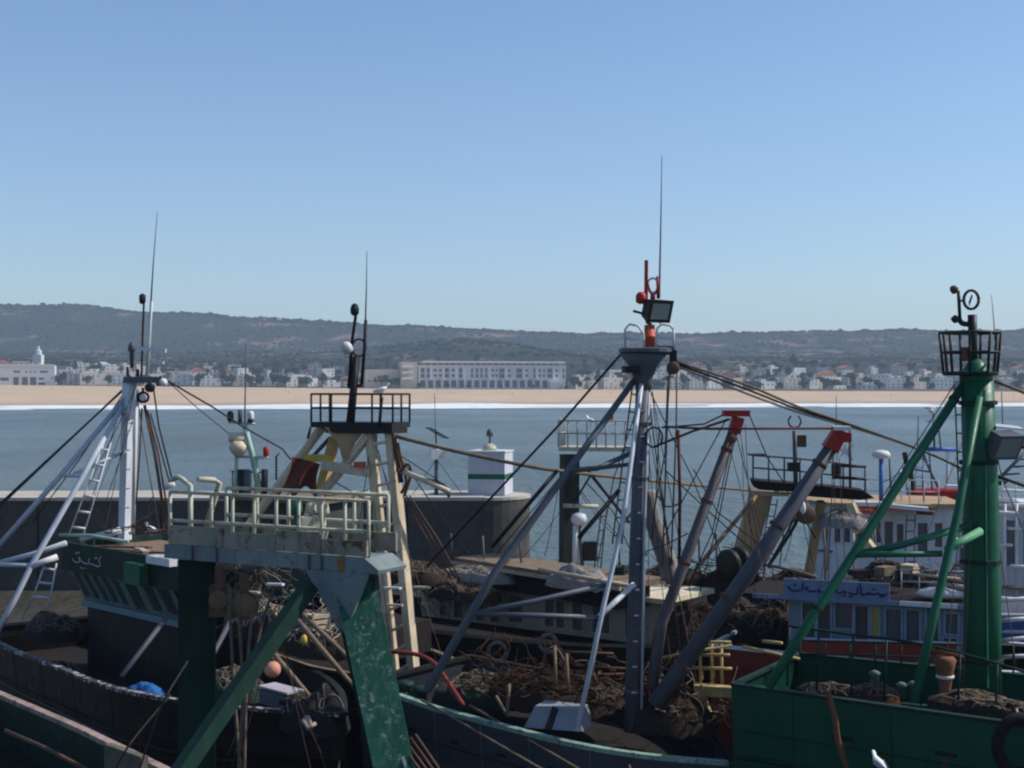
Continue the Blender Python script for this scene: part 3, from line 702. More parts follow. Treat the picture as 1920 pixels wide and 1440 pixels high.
def heap(name, c, ax, ay, hgt, mat, label, cat='fishing net', seed=0, rz=0.0, cords=40, cmat=None, group='heaped nets and tarps on the decks', base=None):
    "a heap of netting or folded tarp: lumpy skin plus loose cords lying on it"
    c = Vector(c); T = Thing(name, c, label, cat, group); R = Matrix.Rotation(rz, 3, 'Z'); nr, na = 12, 36; g = G(); rr = random.Random(seed)
    def hh(x, y):
        r = min(1, sqrt(x * x + y * y)); k = (1 - r ** 2.4)
        return hgt * (k * (0.75 + 0.55 * noise.noise(Vector((x * 1.7 + seed, y * 1.7, seed)))) + 0.16 * noise.noise(Vector((x * 5, y * 5, seed))) + 0.09 * noise.noise(Vector((x * 15, y * 15, seed)))) - (0.0 if r < .97 else 0.25)
    g.v.append(c + Vector((0, 0, hh(0, 0))))
    for i in range(1, nr + 1):
        for k in range(na):
            t = 2 * pi * k / na; rd = i / nr * (1 + 0.12 * noise.noise(Vector((cos(t) * 2, sin(t) * 2, seed + 3)))); x, y = rd * cos(t), rd * sin(t)
            g.v.append(c + R @ Vector((x * ax, y * ay, hh(i / nr * cos(t), i / nr * sin(t)))))
    for k in range(na): g.f.append([0, 1 + k, 1 + (k + 1) % na])
    for i in range(nr - 1):
        for k in range(na): g.f.append([1 + i * na + k, 1 + (i + 1) * na + k, 1 + (i + 1) * na + (k + 1) % na, 1 + i * na + (k + 1) % na])
    T.part('net_pile' if 'net' in name else 'tarp_sheet', g, mat, smooth=True)
    if cords:
        gc = G()
        for _ in range(int(cords * 2.2)):
            a = rr.uniform(0, 6.28); x, y = rr.uniform(-.8, .8), rr.uniform(-.8, .8); pts = []
            for i in range(7):
                if x * x + y * y > .96: break
                pts.append(c + R @ Vector((x * ax, y * ay, hh(x, y) + 0.03))); a += rr.uniform(-.9, .9); x += .13 * cos(a); y += .13 * sin(a)
            if len(pts) > 2: gc.path(smoothline([tuple(v_) for v_ in pts], 3), rr.uniform(.008, .022), 5)
        T.part('loose_cords', gc, cmat or ROPE, smooth=True, kind='stuff')
    return T

def gull(c, yaw, label):
    T = Thing('seagull', c, label, 'seagull', 'seagulls perched about the harbour'); c = Vector(c); R = Matrix.Rotation(yaw, 3, 'Z')
    g = G(); prof = [(0.0, -0.26, .02), (0.02, -0.2, .035), (0.05, -0.08, .075), (0.07, 0.04, .085), (0.11, 0.12, .065), (0.17, 0.15, .042), (0.21, 0.175, .045), (0.235, 0.2, .03), (0.235, 0.215, .008)]
    rings = []
    for zz, xx, rr in prof:
        for k in range(8):
            t = 2 * pi * k / 8; g.v.append(c + R @ Vector((xx + rr * .3 * sin(t), rr * cos(t), 0.17 + zz + rr * sin(t))))
    g.f = [[i * 8 + k, i * 8 + (k + 1) % 8, (i + 1) * 8 + (k + 1) % 8, (i + 1) * 8 + k] for i in range(len(prof) - 1) for k in range(8)]
    T.part('body', g, FEATHER, smooth=True)
    gw = G()
    for s in (-1, 1): gw.add([c + R @ Vector(q) for q in [(.08, s * .085, .27), (-.05, s * .09, .29), (-.3, s * .03, .19), (-.12, s * .09, .17), (.05, s * .095, .2)]], [[0, 1, 2, 3, 4]])
    T.part('folded_wings', gw, cloth('gull_grey', (0.36, 0.38, 0.4), 6, .1, .1))
    T.part('beak', G().tube(c + R @ Vector((.21, 0, .40)), c + R @ Vector((.29, 0, .385)), .014, .004, 6), YELLOW)
    for s in (-1, 1): T.part('leg', G().tube(c + R @ Vector((0, s * .03, 0)), c + R @ Vector((.02, s * .03, .16)), .008, n=5), ORANGE)

def stroke(T, o, u, v, lines, r, mat, parent):
    "flat brush lettering: each polyline a ribbon standing just proud of the board"
    o, u, v = Vector(o), Vector(u).normalized(), Vector(v).normalized(); nrm = u.cross(v)
    for ln in lines:
        g = G()
        q = [o + u * a + v * b for a, b in ln]
        for a, b in zip(q, q[1:]):
            t = (b - a).normalized(); w = nrm.cross(t) * r
            g.para(a - t * r * .6 - w, t * ((b - a).length + r * 1.2), w * 2, nrm * 0.012)
        T.part('letter_stroke', g, mat, parent)

def smoothline(pts, n=5):
    out = []
    m = len(pts)
    for i in range(m - 1):
        p0, p1, p2, p3 = pts[max(i - 1, 0)], pts[i], pts[i + 1], pts[min(i + 2, m - 1)]
        for k in range(n):
            t = k / n; out.append(tuple(0.5 * (2 * p1[j] + (p2[j] - p0[j]) * t + (2 * p0[j] - 5 * p1[j] + 4 * p2[j] - p3[j]) * t * t + (3 * p1[j] - p0[j] - 3 * p2[j] + p3[j]) * t ** 3) for j in range(len(p1))))
    out.append(tuple(pts[-1])); return out

def ring(c, r, tube, ax=(0, 1, 0), n=20, sq=1.0, a0=0, a1=2 * pi):
    c = Vector(c); g = G(); pts = []
    for k in range(n + 1):
        t = a0 + (a1 - a0) * k / n; pts.append(c + Vector((r * cos(t), 0, r * sq * sin(t))))
    return g.path(pts, tube, 6)

# ------------------------------------------------------------------ breakwater with harbour light
BD = 80.0; BW_ = 5.2
T = Thing('breakwater', (-30, BD, 0), 'long dark concrete harbour wall with a rounded end', 'harbour wall')
zt = 5.3; xe = (958 - 960) / F * BD; rh = BW_ / 2; xc = xe - 1.5
T.part('wall', G().para((-75, BD, -2), (75 + xc, 0, 0), (0, BW_, 0), (0, 0, zt + 2 - 0.3)), CONC)
out = [Vector((xc + rh * cos(t), BD + rh + rh * sin(t), -2)) for t in [(-pi / 2) + pi * k / 16 for k in range(17)]]
T.part('round_head', G().prism(out, (0, 0, zt + 2 - 0.3)), CONC, smooth=False)
for k in range(12):       # coping slabs
    a = -75 + k * (75 + xc) / 12.0
    T.part('coping_slab', G().para((a + 0.02, BD - 0.06, zt - 0.296), ((75 + xc) / 12.0 - 0.04, 0, 0), (0, BW_ + .12, 0), (0, 0, 0.16 + 0.02 * (k % 3))), CONCTOP)
ctr = Vector((xc, BD + rh, zt - .296)); out2 = [ctr + Vector((q.x - ctr.x, q.y - ctr.y, 0)) * 1.02 for q in out]
T.part('coping_slab', G().prism(out2, (0, 0, 0.17)), CONCTOP)
for k in range(9): T.part('wall_joint', G().para((-62 + k * 7.0, BD - 0.03, -1), (0.09, 0, 0), (0, 0.06, 0), (0, 0, zt + 0.5)), BLACKHULL)
c = p(920, 936, 82.6); c.z = zt - .1
T = Thing('harbour_light_tower', c, 'white square harbour light block with a green band on the wall end', 'light tower')
a_ = radians(-13); k_ = .875
B_ = lambda z, sx, sy, sz: G().box(c + Vector((0, 0, z * k_)), (sx * k_, sy * k_, sz * k_), a_)
T.part('tower_block', B_(1.42, 2.5, 2.4, 2.84), paint('tower_white', (0.47, 0.48, 0.53), 0.6, 0.12, (0.5, 0.42, 0.36), 1.0, 0.06))
T.part('green_band', B_(1.22, 2.53, 2.43, .34), GREEN)
T.part('roof_slab', B_(2.88, 2.62, 2.52, .1), WHITE)
T.part('lamp_dome', G().lathe(c + Vector((-.05, 0, 2.56)), [(.44, 0), (.42, .16), (.27, .33), (.09, .4)], 14), PALEGREEN, smooth=True)
T.part('lamp', G().lathe(c + Vector((-.05, 0, 2.95)), [(.06, 0), (.06, .4), (.2, .44), (.22, .62), (.14, .82), (.04, .87)], 10), STEEL, smooth=True)

c = p(818, 935, 81.8); c.z = zt - .1
T = Thing('beacon_post', c, 'slim post on the breakwater with instrument box and tilted solar panel', 'post')
T.part('pole', G().tube(c, c + Vector((0, 0, 2.1)), .12, .10), STEEL, smooth=True)
T.part('instrument_box', G().box(c + Vector((0, 0, 2.36)), (.74, .52, .56), .3), WHITE)
T.part('cap', G().lathe(c + Vector((0, 0, 2.64)), [(.26, 0), (.17, .17), (.05, .36)], 10), TARPWHITE)
T.part('side_panel', G().box(c + Vector((.54, 0, 2.28)), (.1, .35, .74), .2), WHITE)
T.part('solar_panel', G().beam(c + Vector((-.48, -.26, 3.92)), c + Vector((.57, .26, 3.28)), .8, .05), GLASS)
T.part('mast_tube', G().tube(c + Vector((0, 0, 2.9)), c + Vector((-.05, 0, 3.85)), .045), STEEL)
T.part('whip_aerial', G().tube(c + Vector((-.05, 0, 3.85)), c + Vector((-.1, 0, 5.9)), .02, n=5), STEEL)
for sx in (-1.4, 1.5): T.part('guy_wire', G().tube(c + Vector((0, 0, 2.1)), c + Vector((sx, .4, 0)), .018, n=5), DKROPE)

# ------------------------------------------------------------------ A: black trawler with the white mast (left)
T = A = Thing('fishing_trawler', (-10, 41, 0), 'black-hulled trawler at left with white mast and dark green wheelhouse', 'fishing boat', 'fishing boats moored side by side')
ptA = hull(T, (-16.7, 49.5), (-3.8, 31.9), 5.6, 3.15, 3.55, 3.95, MAROON, paint('worn_white_rail', (.50, .47, .47), .6, .66, (.03, .03, .03), 1.6, .2), inmat=BLACK, depth=1.0, rake=1.5, farrail=BLACK)
D = 46.0
T.part('mast', G().beam(p(234, 1012, D), p(243, 712, D), .32, .30, up=(.85, -.53, 0), w2=.34, h2=.32), paint('mast_white', (.56, .59, .64), .45, .15, (.3, .26, .24), 1.5, .1))
S(T, 'mast_pipe', WHITE, 4, [(249, 1000, D - .3), (256, 730, D - .3)])
mh = T.part('mast_head', G().para(p(231, 718, D - .3), (1.25, 0, 0), (0, .5, 0), (0, 0, .20)).box(p(304, 716, D), (.3, .3, .26)), SLATE)
for k in range(7): q = p(238 - k * .4, 772 + k * 36, D - .32); T.part('rung', G().box(q, (.20, .12, .035)), WHITE)
block(T, p(268, 745, D - .5), .36, BLACK, mh); block(T, p(281, 727, D - .5), .28, BLACK, mh)
T.part('white_sheave', G().lathe(p(269, 745, D - .9), [(.11, 0), (.11, .06)], 12, (0, -1, 0)), TARPWHITE, mh)
S(T, 'aerial_pole', WHITE, 3.6, [(275, 712, D), (282, 600, D), (285, 565, D)], r2=2)
S(T, 'signal_pole', BROWNSTEEL, 2.0, [(265, 712, D), (268, 610, D), (270, 562, D)])
T.part('signal_lamp', G().lathe(p(267, 570, D), [(.07, 0), (.11, .08), (.11, .28), (.04, .34)], 8), BLACK, smooth=True)
S(T, 'whip_aerial', STEEL, 1.8, [(281, 600, D), (287, 500, D), (295, 397, D)], r2=.6)
T.part('radar_scanner', G().beam(p(250, 652, D - .3), p(311, 658, D - .3), .14, .12), WHITE)
T.part('radar_bar', G().beam(p(284, 677, D - .2), p(307, 680, D - .2), .12, .1), WHITE)
T.part('radar_motor', G().lathe(p(247, 690, D - .3), [(.06, 0), (.07, .5), (.13, .58), (.11, .75), (.04, .85)], 8), STEEL, smooth=True)
S(T, 'antenna_stub', STEEL, 3, [(240, 706, D), (239, 688, D)]); S(T, 'antenna_stub', BLACK, 3, [(258, 706, D), (258, 692, D)])
T.part('deck_lamp', G().ball(p(306, 717, D - .4), .14), TARPWHITE, smooth=True)
for dx, dy in ((0, 0), (-9, 4)): S(T, 'stay_wire', DKROPE, 1.9, [(233 + dx * .3, 728 + dy, D), (18 + dx, 932 + dy, D - 1), (-60, 1008, D - 1.5)], n=5)
S(T, 'mast_strut', BLUEWHITE, 5.0, [(236, 745, D), (115, 890, D - .5), (-25, 1050, D - 1)])
S(T, 'mast_strut', BLUEWHITE, 5.0, [(235, 752, D), (155, 893, D - 1.5), (58, 1062, D - 2.5), (29, 1122, D - 2.8), (-5, 1185, D - 3.2)])
S(T, 'crossbar', BLUEWHITE, 3.2, [(113, 891, D - .5), (156, 893, D - 1.4)]); S(T, 'crossbar', BLUEWHITE, 3.4, [(138, 889, D - 1), (236, 846, D - .2)])
S(T, 'side_pipe', BLUEWHITE, 5, [(-20, 1060, D - 1.5), (60, 1040, D - 1.8), (124, 1018, D - 1.9)])
S(T, 'side_pipe', BLUEWHITE, 4.5, [(-20, 1058, D - 2), (60, 1060, D - 2.4)]); S(T, 'side_pipe', WHITE, 6, [(58, 1062, D - 2.5), (108, 1044, D - 2.2)])  # the white length is the pipe's sunlit stretch, painted lighter
S(T, 'awning_pole', WHITE, 6, [(190, 1006, D - 1), (226, 994, D - 1)]); S(T, 'awning_pole', BLUEWHITE, 4, [(150, 1012, D - 1), (224, 992, D - .8)])
ladder(T, (196, 828, D - .8), (129, 1003, D - 1.6), (208, 830, D - .8), (156, 1006, D - 1.6), 6, 1.4, WHITE, 2.4)
ladder(T, (86, 1052, D - 2.2), (58, 1132, D - 2.4), (106, 1056, D - 2.2), (92, 1134, D - 2.4), 3, 1.8, BLUEWHITE, 2.6)
S(T, 'hoist_rope', BROWNSTEEL, 1.6, [(266, 765, D - .5), (262, 850, D - .5), (255, 945, D - .5)]); S(T, 'hoist_rope', BROWNSTEEL, 3.0, [(271, 760, D - .5), (290, 850, D - .6), (311, 985, D - .8)])
S(T, 'hoist_rope', BROWNSTEEL, 2.0, [(276, 770, D - .5), (297, 850, D - .6), (316, 970, D - .8)]); S(T, 'hoist_rope', DKROPE, 1.6, [(288, 730, D - .5), (298, 800, D - .5), (326, 912, D - .5)])
S(T, 'hoist_rope', DKROPE, 1.3, [(282, 775, D - .5), (318, 905, D - .5)])
S(T, 'fore_stay', DKROPE, 1.9, [(300, 706, D), (400, 764, D + 4), (455, 800, D + 7), (530, 842, D + 9), (545, 862, D + 9)], n=5)
S(T, 'fore_stay', DKROPE, 1.0, [(320, 720, D), (370, 765, D + 2), (428, 812, D + 6)], n=5)
# wheelhouse: raked windows under a deep green fascia with painted name
L0 = Vector((-14.4, 45.0, 0)); u = Vector((.697, -.717, 0)); w = Vector((.717, .697, 0)); WL = 7.0
zt = Vector((0, 0, 1)); base = L0 + u * .55 + w * .5; base.z = 4.68
g = G().para(L0 + Vector((0, 0, 5.62)), u * WL, w * .14, Vector((0, 0, .88))); fas = T.part('fascia_board', g, DKGREEN)
T.part('fascia_board', G().para(L0 + Vector((0, 0, 5.62)) + w * .14, u * .14, w * 3.4, Vector((0, 0, .88))), DKGREEN)
T.part('roof', G().para(L0 + Vector((0, 0, 6.1)) + w * .14 + u * .14, u * (WL - .1), w * 3.3, Vector((0, 0, .2))), WOOD)
vv = (Vector((0, 0, .98)) - w * .32 - u * .34); WNS = [(.12 + k * .60, .56 + k * .60, .08, .88) for k in range(5)] + [(3.3, 4.0, .02, .95), (4.4, 5.0, .1, .88), (5.2, 5.9, .1, .88)]
wall(T, base, u, 6.2, 1.0, WNS, paint('dull_mint', (.10, .145, .135), .6, .3, (.05, .07, .06), 2, .25), thick=.08, name='raked_window_wall', pane=glass('wheelhouse_pane', (.035, .05, .048), .2), vdir=vv)
T.part('wheelhouse_core', G().para(base + w * .32, u * 6.1, w * 2.3, (0, 0, 1.2)), BLACK)
T.part('window_sill', G().para(base - w * .12 + Vector((0, 0, -.2)), u * 6.3, w * .4, (0, 0, .19)), paint('sill_blue', (.12, .2, .24), .5, .15, (.2, .2, .2), 2, .15))
T.part('deckhouse', G().para(base + w * .1 + Vector((0, 0, -2.4)), u * 6.2, w * 2.6, (0, 0, 2.19)), BLACK)
T.part('green_locker', G().para(L0 + u * 4.6 - w * .35 + Vector((0, 0, 5.66)), u * .9, w * .3, (0, 0, .62)), GREEN)
sc = .115; letters = [[(0, .35), (.3, .1), (.8, .0), (1.3, .2), (1.2, .7), (1.6, .3), (2.2, .1), (2.9, .15), (3.1, .8)], [(3.1, .15), (3.8, .1), (4.6, .0), (5.0, .25), (4.8, .7), (5.1, 1.2)], [(2.2, -.45), (2.35, -.5)], [(.6, 1.0), (.9, 1.25), (1.3, 1.15)], [(4.0, .8), (4.2, 1.0), (4.5, .9)], [(1.5, -.5), (1.9, -.62)]]
stroke(T, L0 + u * .75 - w * .014 + Vector((0, 0, 5.92)), u, zt, [[(a * .36, b * .26) for a, b in smoothline(l, 4)] for l in letters], .016, BLUEWHITE, fas)
for k, (a, b_, h_) in enumerate([(1.0, .8, .1), (2.2, 1.4, .16), (3.4, .6, .12), (4.6, 1.8, .2), (5.4, .9, .14)]):
    T.part('roof_plank', G().beam(L0 + u * a + w * b_ + Vector((0, 0, 6.36 + .02 * k)), L0 + u * (a + 1.9) + w * (b_ + .7 * (-1) ** k) + Vector((0, 0, 6.42 + .02 * k)), .22, .06), PLANK if k % 2 else BROWNSTEEL)
S(T, 'roof_pipe', MINT, 3.0, [(112, 1003, 45.2), (170, 1004, 44), (240, 1016, 42.5)])
T.part('white_locker', G().para(L0 + u * 5.7 - w * .25 + Vector((0, 0, 6.34)), u * 1.3, w * .5, (0, 0, .22)), WHITE)
S(T, 'deck_prop', STEEL, 5, [(228, 1268, 38), (318, 1150, 40)]); S(T, 'deck_prop', STEEL, 5, [(385, 1255, 36.5), (432, 1165, 38)])
T.part('anchor', G().path([p(575, 1345, 31.6), p(584, 1362, 31.4)], .07, 8).path([p(568, 1350, 31.5), p(578, 1366, 31.3), p(592, 1356, 31.4)], .05, 6), PALEROPE, smooth=True)
T.part('bow_bitt', G().tube(p(548, 1352, 32.6), p(548, 1310, 32.6), .12).box(p(548, 1316, 32.6), (.6, .12, .12)), BLACK, smooth=True)
T.part('bow_locker', G().para(p(486, 1292, 34.6), Vector((.8, -.8, 0)), (.3, .35, 0), (0, 0, -.35)), SLATE); T.part('bow_locker_lid', G().para(p(484, 1289, 34.6), Vector((.85, -.85, 0)), (.34, .4, 0), (0, 0, .05)), paint('lavender_lid', (.36, .33, .37), .6, .3, (.2, .18, .2), 2, .15))

# ------------------------------------------------------------------ B: foreground boat with the green gantry
T = B = Thing('gantry_boat', (-8, 26, 0), 'dark green boat in the foreground with a railed green gantry', 'fishing boat', 'fishing boats moored side by side')
hull(T, (-15.6, 33.8), (0.5, 13.5), 4.6, 4.3, 4.35, 4.4, DKGREEN, paint('worn_rail', (.32, .22, .19), .6, .4, (.05, .06, .05), 1.2, .3), inmat=DKGREEN, depth=1.1, rake=1.2, rail=.10)
a, b = p(308, 1047, 24.0), p(708, 1086, 21.9); a.z = b.z = 8.4
e = (b - a).normalized(); f = Vector((-e.y, e.x, 0)); Lg = (b - a).length; Z = Vector((0, 0, 1))
PB = paint('gantry_grey_blue', (0.16, 0.20, 0.205), .6, .34, (.15, .08, .05), 1.8, .2)
TB = paint('rusty_toe_board', (0.24, 0.23, 0.185), .8, .42, (.09, .045, .025), 1.6, .25)
beam_o = T.part('gantry_beam', G().prism([a + Z * .1, a + e * Lg + Z * .1, a + e * (Lg + .02) + Z * .16, a + e * (Lg - .25) + Z * .34, a + Z * .34], f * .8), PB)
for k, (s0, s1, h0) in enumerate([(.1, 1.25, .32), (1.27, 2.35, .26), (2.37, 3.25, .34), (3.27, 4.15, .24)]):
    T.part('toe_board', G().para(a + e * s0 + f * .03 + Z * (.345 + .004 * k), e * (s1 - s0), f * .05, Z * h0), TB, beam_o)
    T.part('toe_board', G().para(a + e * s0 + f * .86 + Z * (.345 + .004 * k), e * (s1 - s0), f * .05, Z * .3), TB, beam_o)
T.part('rust_streak_plate', G().para(a + e * 3.62 - f * .015 + Z * .11, e * .13, f * .014, Z * .22), paint('rust_ochre', (.22, .12, .035), .8, .3, (.1, .05, .02), 4, .3), beam_o)
for s0 in (.62, 1.15, 3.05, 3.3): T.part('weld_rib', G().para(a + e * s0 - f * .03 + Z * .1, e * .03, f * .03, Z * .24), STEEL, beam_o)
z0 = .345
fr = [a + e * .02 + f * .12 + Z * z0, a + e * (Lg - .25) + f * .12 + Z * z0]
railing(T, fr, .88, PALEGREEN, 9, .032, (1.0, .45))
bk = [a + e * .6 + f * .9 + Z * z0, a + e * (Lg - .4) + f * .9 + Z * z0]
railing(T, bk, .92, PALEGREEN, 5, .034, (1.0, .5))
for q in (a + e * .45 + f * .15, ): 
    hp = [q + Z * z0, q + Z * (z0 + 1.0)] + [q + Vector(e) * (-.06 - .3 * sin(t)) * 1 + Z * (z0 + 1.0 + .14 * sin(t * 2)) for t in (.4, .8)] + [q - e * .42 + Z * (z0 + 1.08)]
    T.part('hoop_rail', G().path(hp, .045, 8), PALEGREEN, smooth=True)
T.part('end_rail', G().path([q - e * .4 + f * .75 + Z * z0, q + f * .75 + Z * (z0 + 1.0), q + f * .6 + Z * (z0 + 1.06), q + f * .2 + Z * (z0 + 1.1)], .05, 8), PALEGREEN, smooth=True)
S(T, 'loose_pipe', TARPWHITE, 5, [(310, 914, 24.2), (327, 907, 24.2)])  # the white stands in for sunlight on the pipe's tip
for s0, col in ((2.2, GREEN), (2.5, PALEGREEN), (2.75, PALEGREEN)):
    T.part('gantry_fitting', G().lathe(a + e * s0 + f * .8 + Z * z0, [(.09, 0), (.09, .3), (.05, .34), (.05, .55), (.11, .58), (.08, .74)], 8), col, smooth=True)
T.part('gantry_fitting', G().box(a + e * 2.55 + f * .7 + Z * .62, (.35, .3, .5), .4), PALEGREEN)
# legs
pl = a + e * .44 + f * .3; fv = Vector((pl.x, pl.y, 0)).normalized(); ev = Vector((fv.y, -fv.x, 0))
T.part('gantry_leg', G().para(pl - ev * .30 + Z * (-5.2), ev * .60, fv * .3, Z * 5.29), DKGREEN)
T.part('leg_flange', G().para(pl + ev * .302 - fv * .06 + Z * (-5.2), ev * .03, fv * .36, Z * 5.27), DKGREEN)
pr0 = a + e * 3.62 + f * .4; pr1 = p(752, 1500, 21.3)
T.part('gantry_leg', G().beam(pr0 + Z * .09, pr1, .66, .34, up=(.12, -1, 0), w2=.60, h2=.34), CHIPGREEN)
T.part('leg_flange', G().beam(pr0 - e * .42 + Z * .09, pr1 - e * .38, .10, .42, up=(.12, -1, 0)), DKGREEN); T.part('pale_leg_edge', G().beam(pr0 + e * .36 - Z * 1.4, pr1 + e * .33, .05, .36, up=(.12, -1, 0)), paint('flaked_lit_edge', (.25, .31, .30), .7, .35, (.02, .08, .05), 3, .3))  # pale strip puts the leg's sunlit right edge into its flaked paint
T.part('gusset_plate', G().prism([a + e * 2.98 + Z * .095, a + e * 4.2 + Z * .095, a + e * 3.72 - Z * .95], f * .06), PB)
br0, br1 = p(582, 1096, 22.2), p(318, 1478, 20.2)
T.part('gantry_brace', G().beam(br0, br1, .20, .24), DKGREEN)
for x, y, s_ in ((412, 1124, .30), (458, 1136, .42)):
    bo = block(T, p(x, y, 23.2), s_, paint('wood_block', (.15, .10, .06), .7, .3, (.06, .04, .03), 4, .3)); T.part('shackle', G().box(p(x, y - 42, 23.2), (.14, .12, .36)), BROWNSTEEL, bo)
T.part('block_housing', G().box(p(411, 1126, 23.5), (.30, .22, .52)), paint('housing_brown', (.12, .08, .05), .7, .3, (.05, .03, .02), 3, .3))
for pts in ([(430, 1100, 23), (436, 1250, 23), (452, 1460, 22.6)], [(447, 1150, 23), (455, 1300, 22.8), (446, 1460, 22.6)], [(472, 1150, 23), (462, 1280, 22.8), (458, 1460, 22.6)], [(515, 1100, 23.2), (488, 1180, 23.2), (456, 1330, 23)]):
    S(T, 'hanging_rope', ROPE, 3.2, smoothline(pts, 4), n=6)
S(T, 'hanging_rope', DKROPE, 2, smoothline([(250, 1480, 22), (300, 1330, 23), (352, 1240, 24)], 4)); S(T, 'hanging_rope', DKROPE, 2, smoothline([(200, 1480, 22), (240, 1400, 23), (322, 1300, 24)], 4))
S(T, 'deck_pipe', BROWNSTEEL, 4, [(10, 1370, 25), (90, 1405, 24), (165, 1445, 23)]); T.part('deck_board', G().para(p(195, 1395, 25.2), Vector((.9, -.9, 0)), Vector((.1, .1, 0)), (0, 0, -.8)), paint('dull_tan', (.11, .10, .075), .8, .3, (.05, .05, .04), 3, .3))
for k in range(4): S(T, 'gantry_wire', BROWNSTEEL, 2.2, [(752 + k * 9, 1395 - k * 6, 21.6), (800 + k * 12, 1460, 21)])

# ------------------------------------------------------------------ Z: beige gantry boat behind
T = Zb = Thing('beige_gantry_boat', (-5, 43, 0), 'brown trawler behind with beige ladder-legged gantry and black railed top', 'fishing boat', 'fishing boats moored side by side')
hull(T, (-9.6, 52), (-1.4, 40.0), 4.6, 2.9, 2.8, 3.0, BLACKHULL, WOOD, inmat=DKWOOD, depth=.8, rake=.6)
D = 41.0
plat = [p(582, 795, D + .4), p(735, 808, D - .6)]; plat[0].z = plat[1].z = 10.25
e2 = (plat[1] - plat[0]).normalized(); f2 = Vector((-e2.y, e2.x, 0)); LP = (plat[1] - plat[0]).length
T.part('gantry_platform', G().para(plat[0], e2 * LP, f2 * 1.2, (0, 0, .16)).para(plat[0] + e2 * .5 - Vector((0, 0, .16)), e2 * (LP - .5), f2 * 1.0, (0, 0, .155)), BLACK)
q0, q1 = plat[0] + Vector((0, 0, .16)), plat[1] + Vector((0, 0, .16))
up = (Vector((0, 0, 1)) - e2 * 0.0)
railing(T, [q0 + f2 * 1.15, q0 + f2 * .05, q0 + e2 * LP * .5 + f2 * .05, q1 + f2 * .05, q1 + f2 * 1.15], .82, BLACK, 2, .034, (1.0, .5))
railing(T, [q0 + f2 * 1.15 + e2 * .75, q1 + f2 * 1.15], .82, BLACK, 2, .034, (1.0, .5))
S(T, 'lower_brace', BLACK, 2.5, [(583, 800, D), (577, 822, D)])
GB = BEIGE
st = T.part('ladder_leg', G().beam(p(694, 812, D), p(744, 1315, D), .24, .24, up=(.8, -.6, 0)), GB); st2 = T.part('ladder_leg', G().beam(p(732, 808, D - .2), p(780, 1302, D - .2), .26, .26, up=(.8, -.6, 0)), GB)
for k in range(13):
    t = (k + .55) / 13.0; T.part('rung', G().tube(p(697 + 54 * t, 812 + 503 * t, D - .12), p(722 + 49 * t, 808 + 494 * t, D - .25), .05, n=6), GB, st)
S(T, 'front_leg', GB, 9, [(605, 800, D + .8), (500, 940, D + 2), (400, 1075, D + 3)]); S(T, 'front_leg', STEEL, 4, [(618, 822, D + .8), (508, 940, D + 2), (420, 1060, D + 3)])
T.part('gantry_strut', G().beam(p(692, 815, D), p(588, 945, D + .6), .3, .2), GB); S(T, 'gantry_strut', GB, 8, [(588, 945, D + .6), (540, 1040, D + .8)])
T.part('yellow_post', G().beam(p(628, 820, D + .8), p(596, 945, D + 1), .3, .25), paint('yellow_beige', (.50, .34, .12), .5, .25, (.2, .1, .04), 2, .2))
T.part('yellow_tray', G().box(p(597, 859, D + .6), (.75, .5, .2)), YELLOW)
T.part('crossbeam', G().beam(p(604, 872, D + .3), p(694, 886, D - .1), .2, .28), GB)
T.part('funnel_gusset', G().prism([p(608, 801, D + .2), p(684, 806, D - .1), p(662, 832, D), p(651, 862, D), p(642, 862, D), p(634, 832, D)], (0, .5, 0)), TAN)
T.part('orange_bracket', G().box(p(675, 871, D - .2), (.34, .2, .16)), ORANGE)
fl = G(); nx, ny = 12, 12
for j in range(ny + 1):
    for i in range(nx + 1):
        s_, t_ = i / nx, j / ny; x = 546 + 54 * s_ - 10 * t_ + 3 * sin(t_ * 5 + s_ * 3); y = 856 + 14 * s_ + t_ * (60 + 14 * sin(s_ * 7)); fl.v.append(p(x, y, D - .7 + .18 * sin(s_ * 9 + t_ * 2)))
fl.f = [[j * (nx + 1) + i, j * (nx + 1) + i + 1, (j + 1) * (nx + 1) + i + 1, (j + 1) * (nx + 1) + i] for j in range(ny) for i in range(nx)]
n0 = len(fl.v); fl.v += [q + Vector((0, .02, 0)) for q in fl.v]; fl.f += [[k + n0 for k in f_][::-1] for f_ in fl.f]
T.part('red_flag', fl, REDCLOTH, smooth=True)
cp = T.part('top_post', G().path([p(657, 792, D), p(662, 740, D), p(668, 668, D)], .13, 8, .1), BLACK, smooth=True)
T.part('direction_finder_loop', ring(p(673, 652, D), .20, .03, sq=1.25), BLACK, smooth=True)
S(T, 'signal_pole', BLACK, 3, [(654, 725, D), (660, 640, D), (667, 592, D)], cp); S(T, 'signal_pole', BLACK, 3.2, [(678, 722, D), (683, 660, D), (686, 600, D)], cp)
S(T, 'signal_pole', BLACK, 3, [(652, 726, D), (681, 722, D)], cp)
T.part('green_lamp', G().lathe(p(665, 592, D), [(.06, 0), (.12, .06), (.13, .2), (.09, .32), (.03, .36)], 8), DKGREEN, smooth=True)
T.part('search_light', G().lathe(p(654, 656, D), [(.05, -.1), (.17, 0), (.17, .18), (.1, .28)], 10, (-.4, -.6, .5)), TARPWHITE, smooth=True)
S(T, 'whip_aerial', STEEL, 1.6, [(685, 610, D), (687, 540, D), (688, 470, D)], r2=.6)
S(T, 'gull_post', BLACK, 3, [(711, 800, D - .5), (716, 745, D - .5)])
gull(p(716, 746, D - .5), .4, 'white seagull perched on the post of the black-railed gantry top')
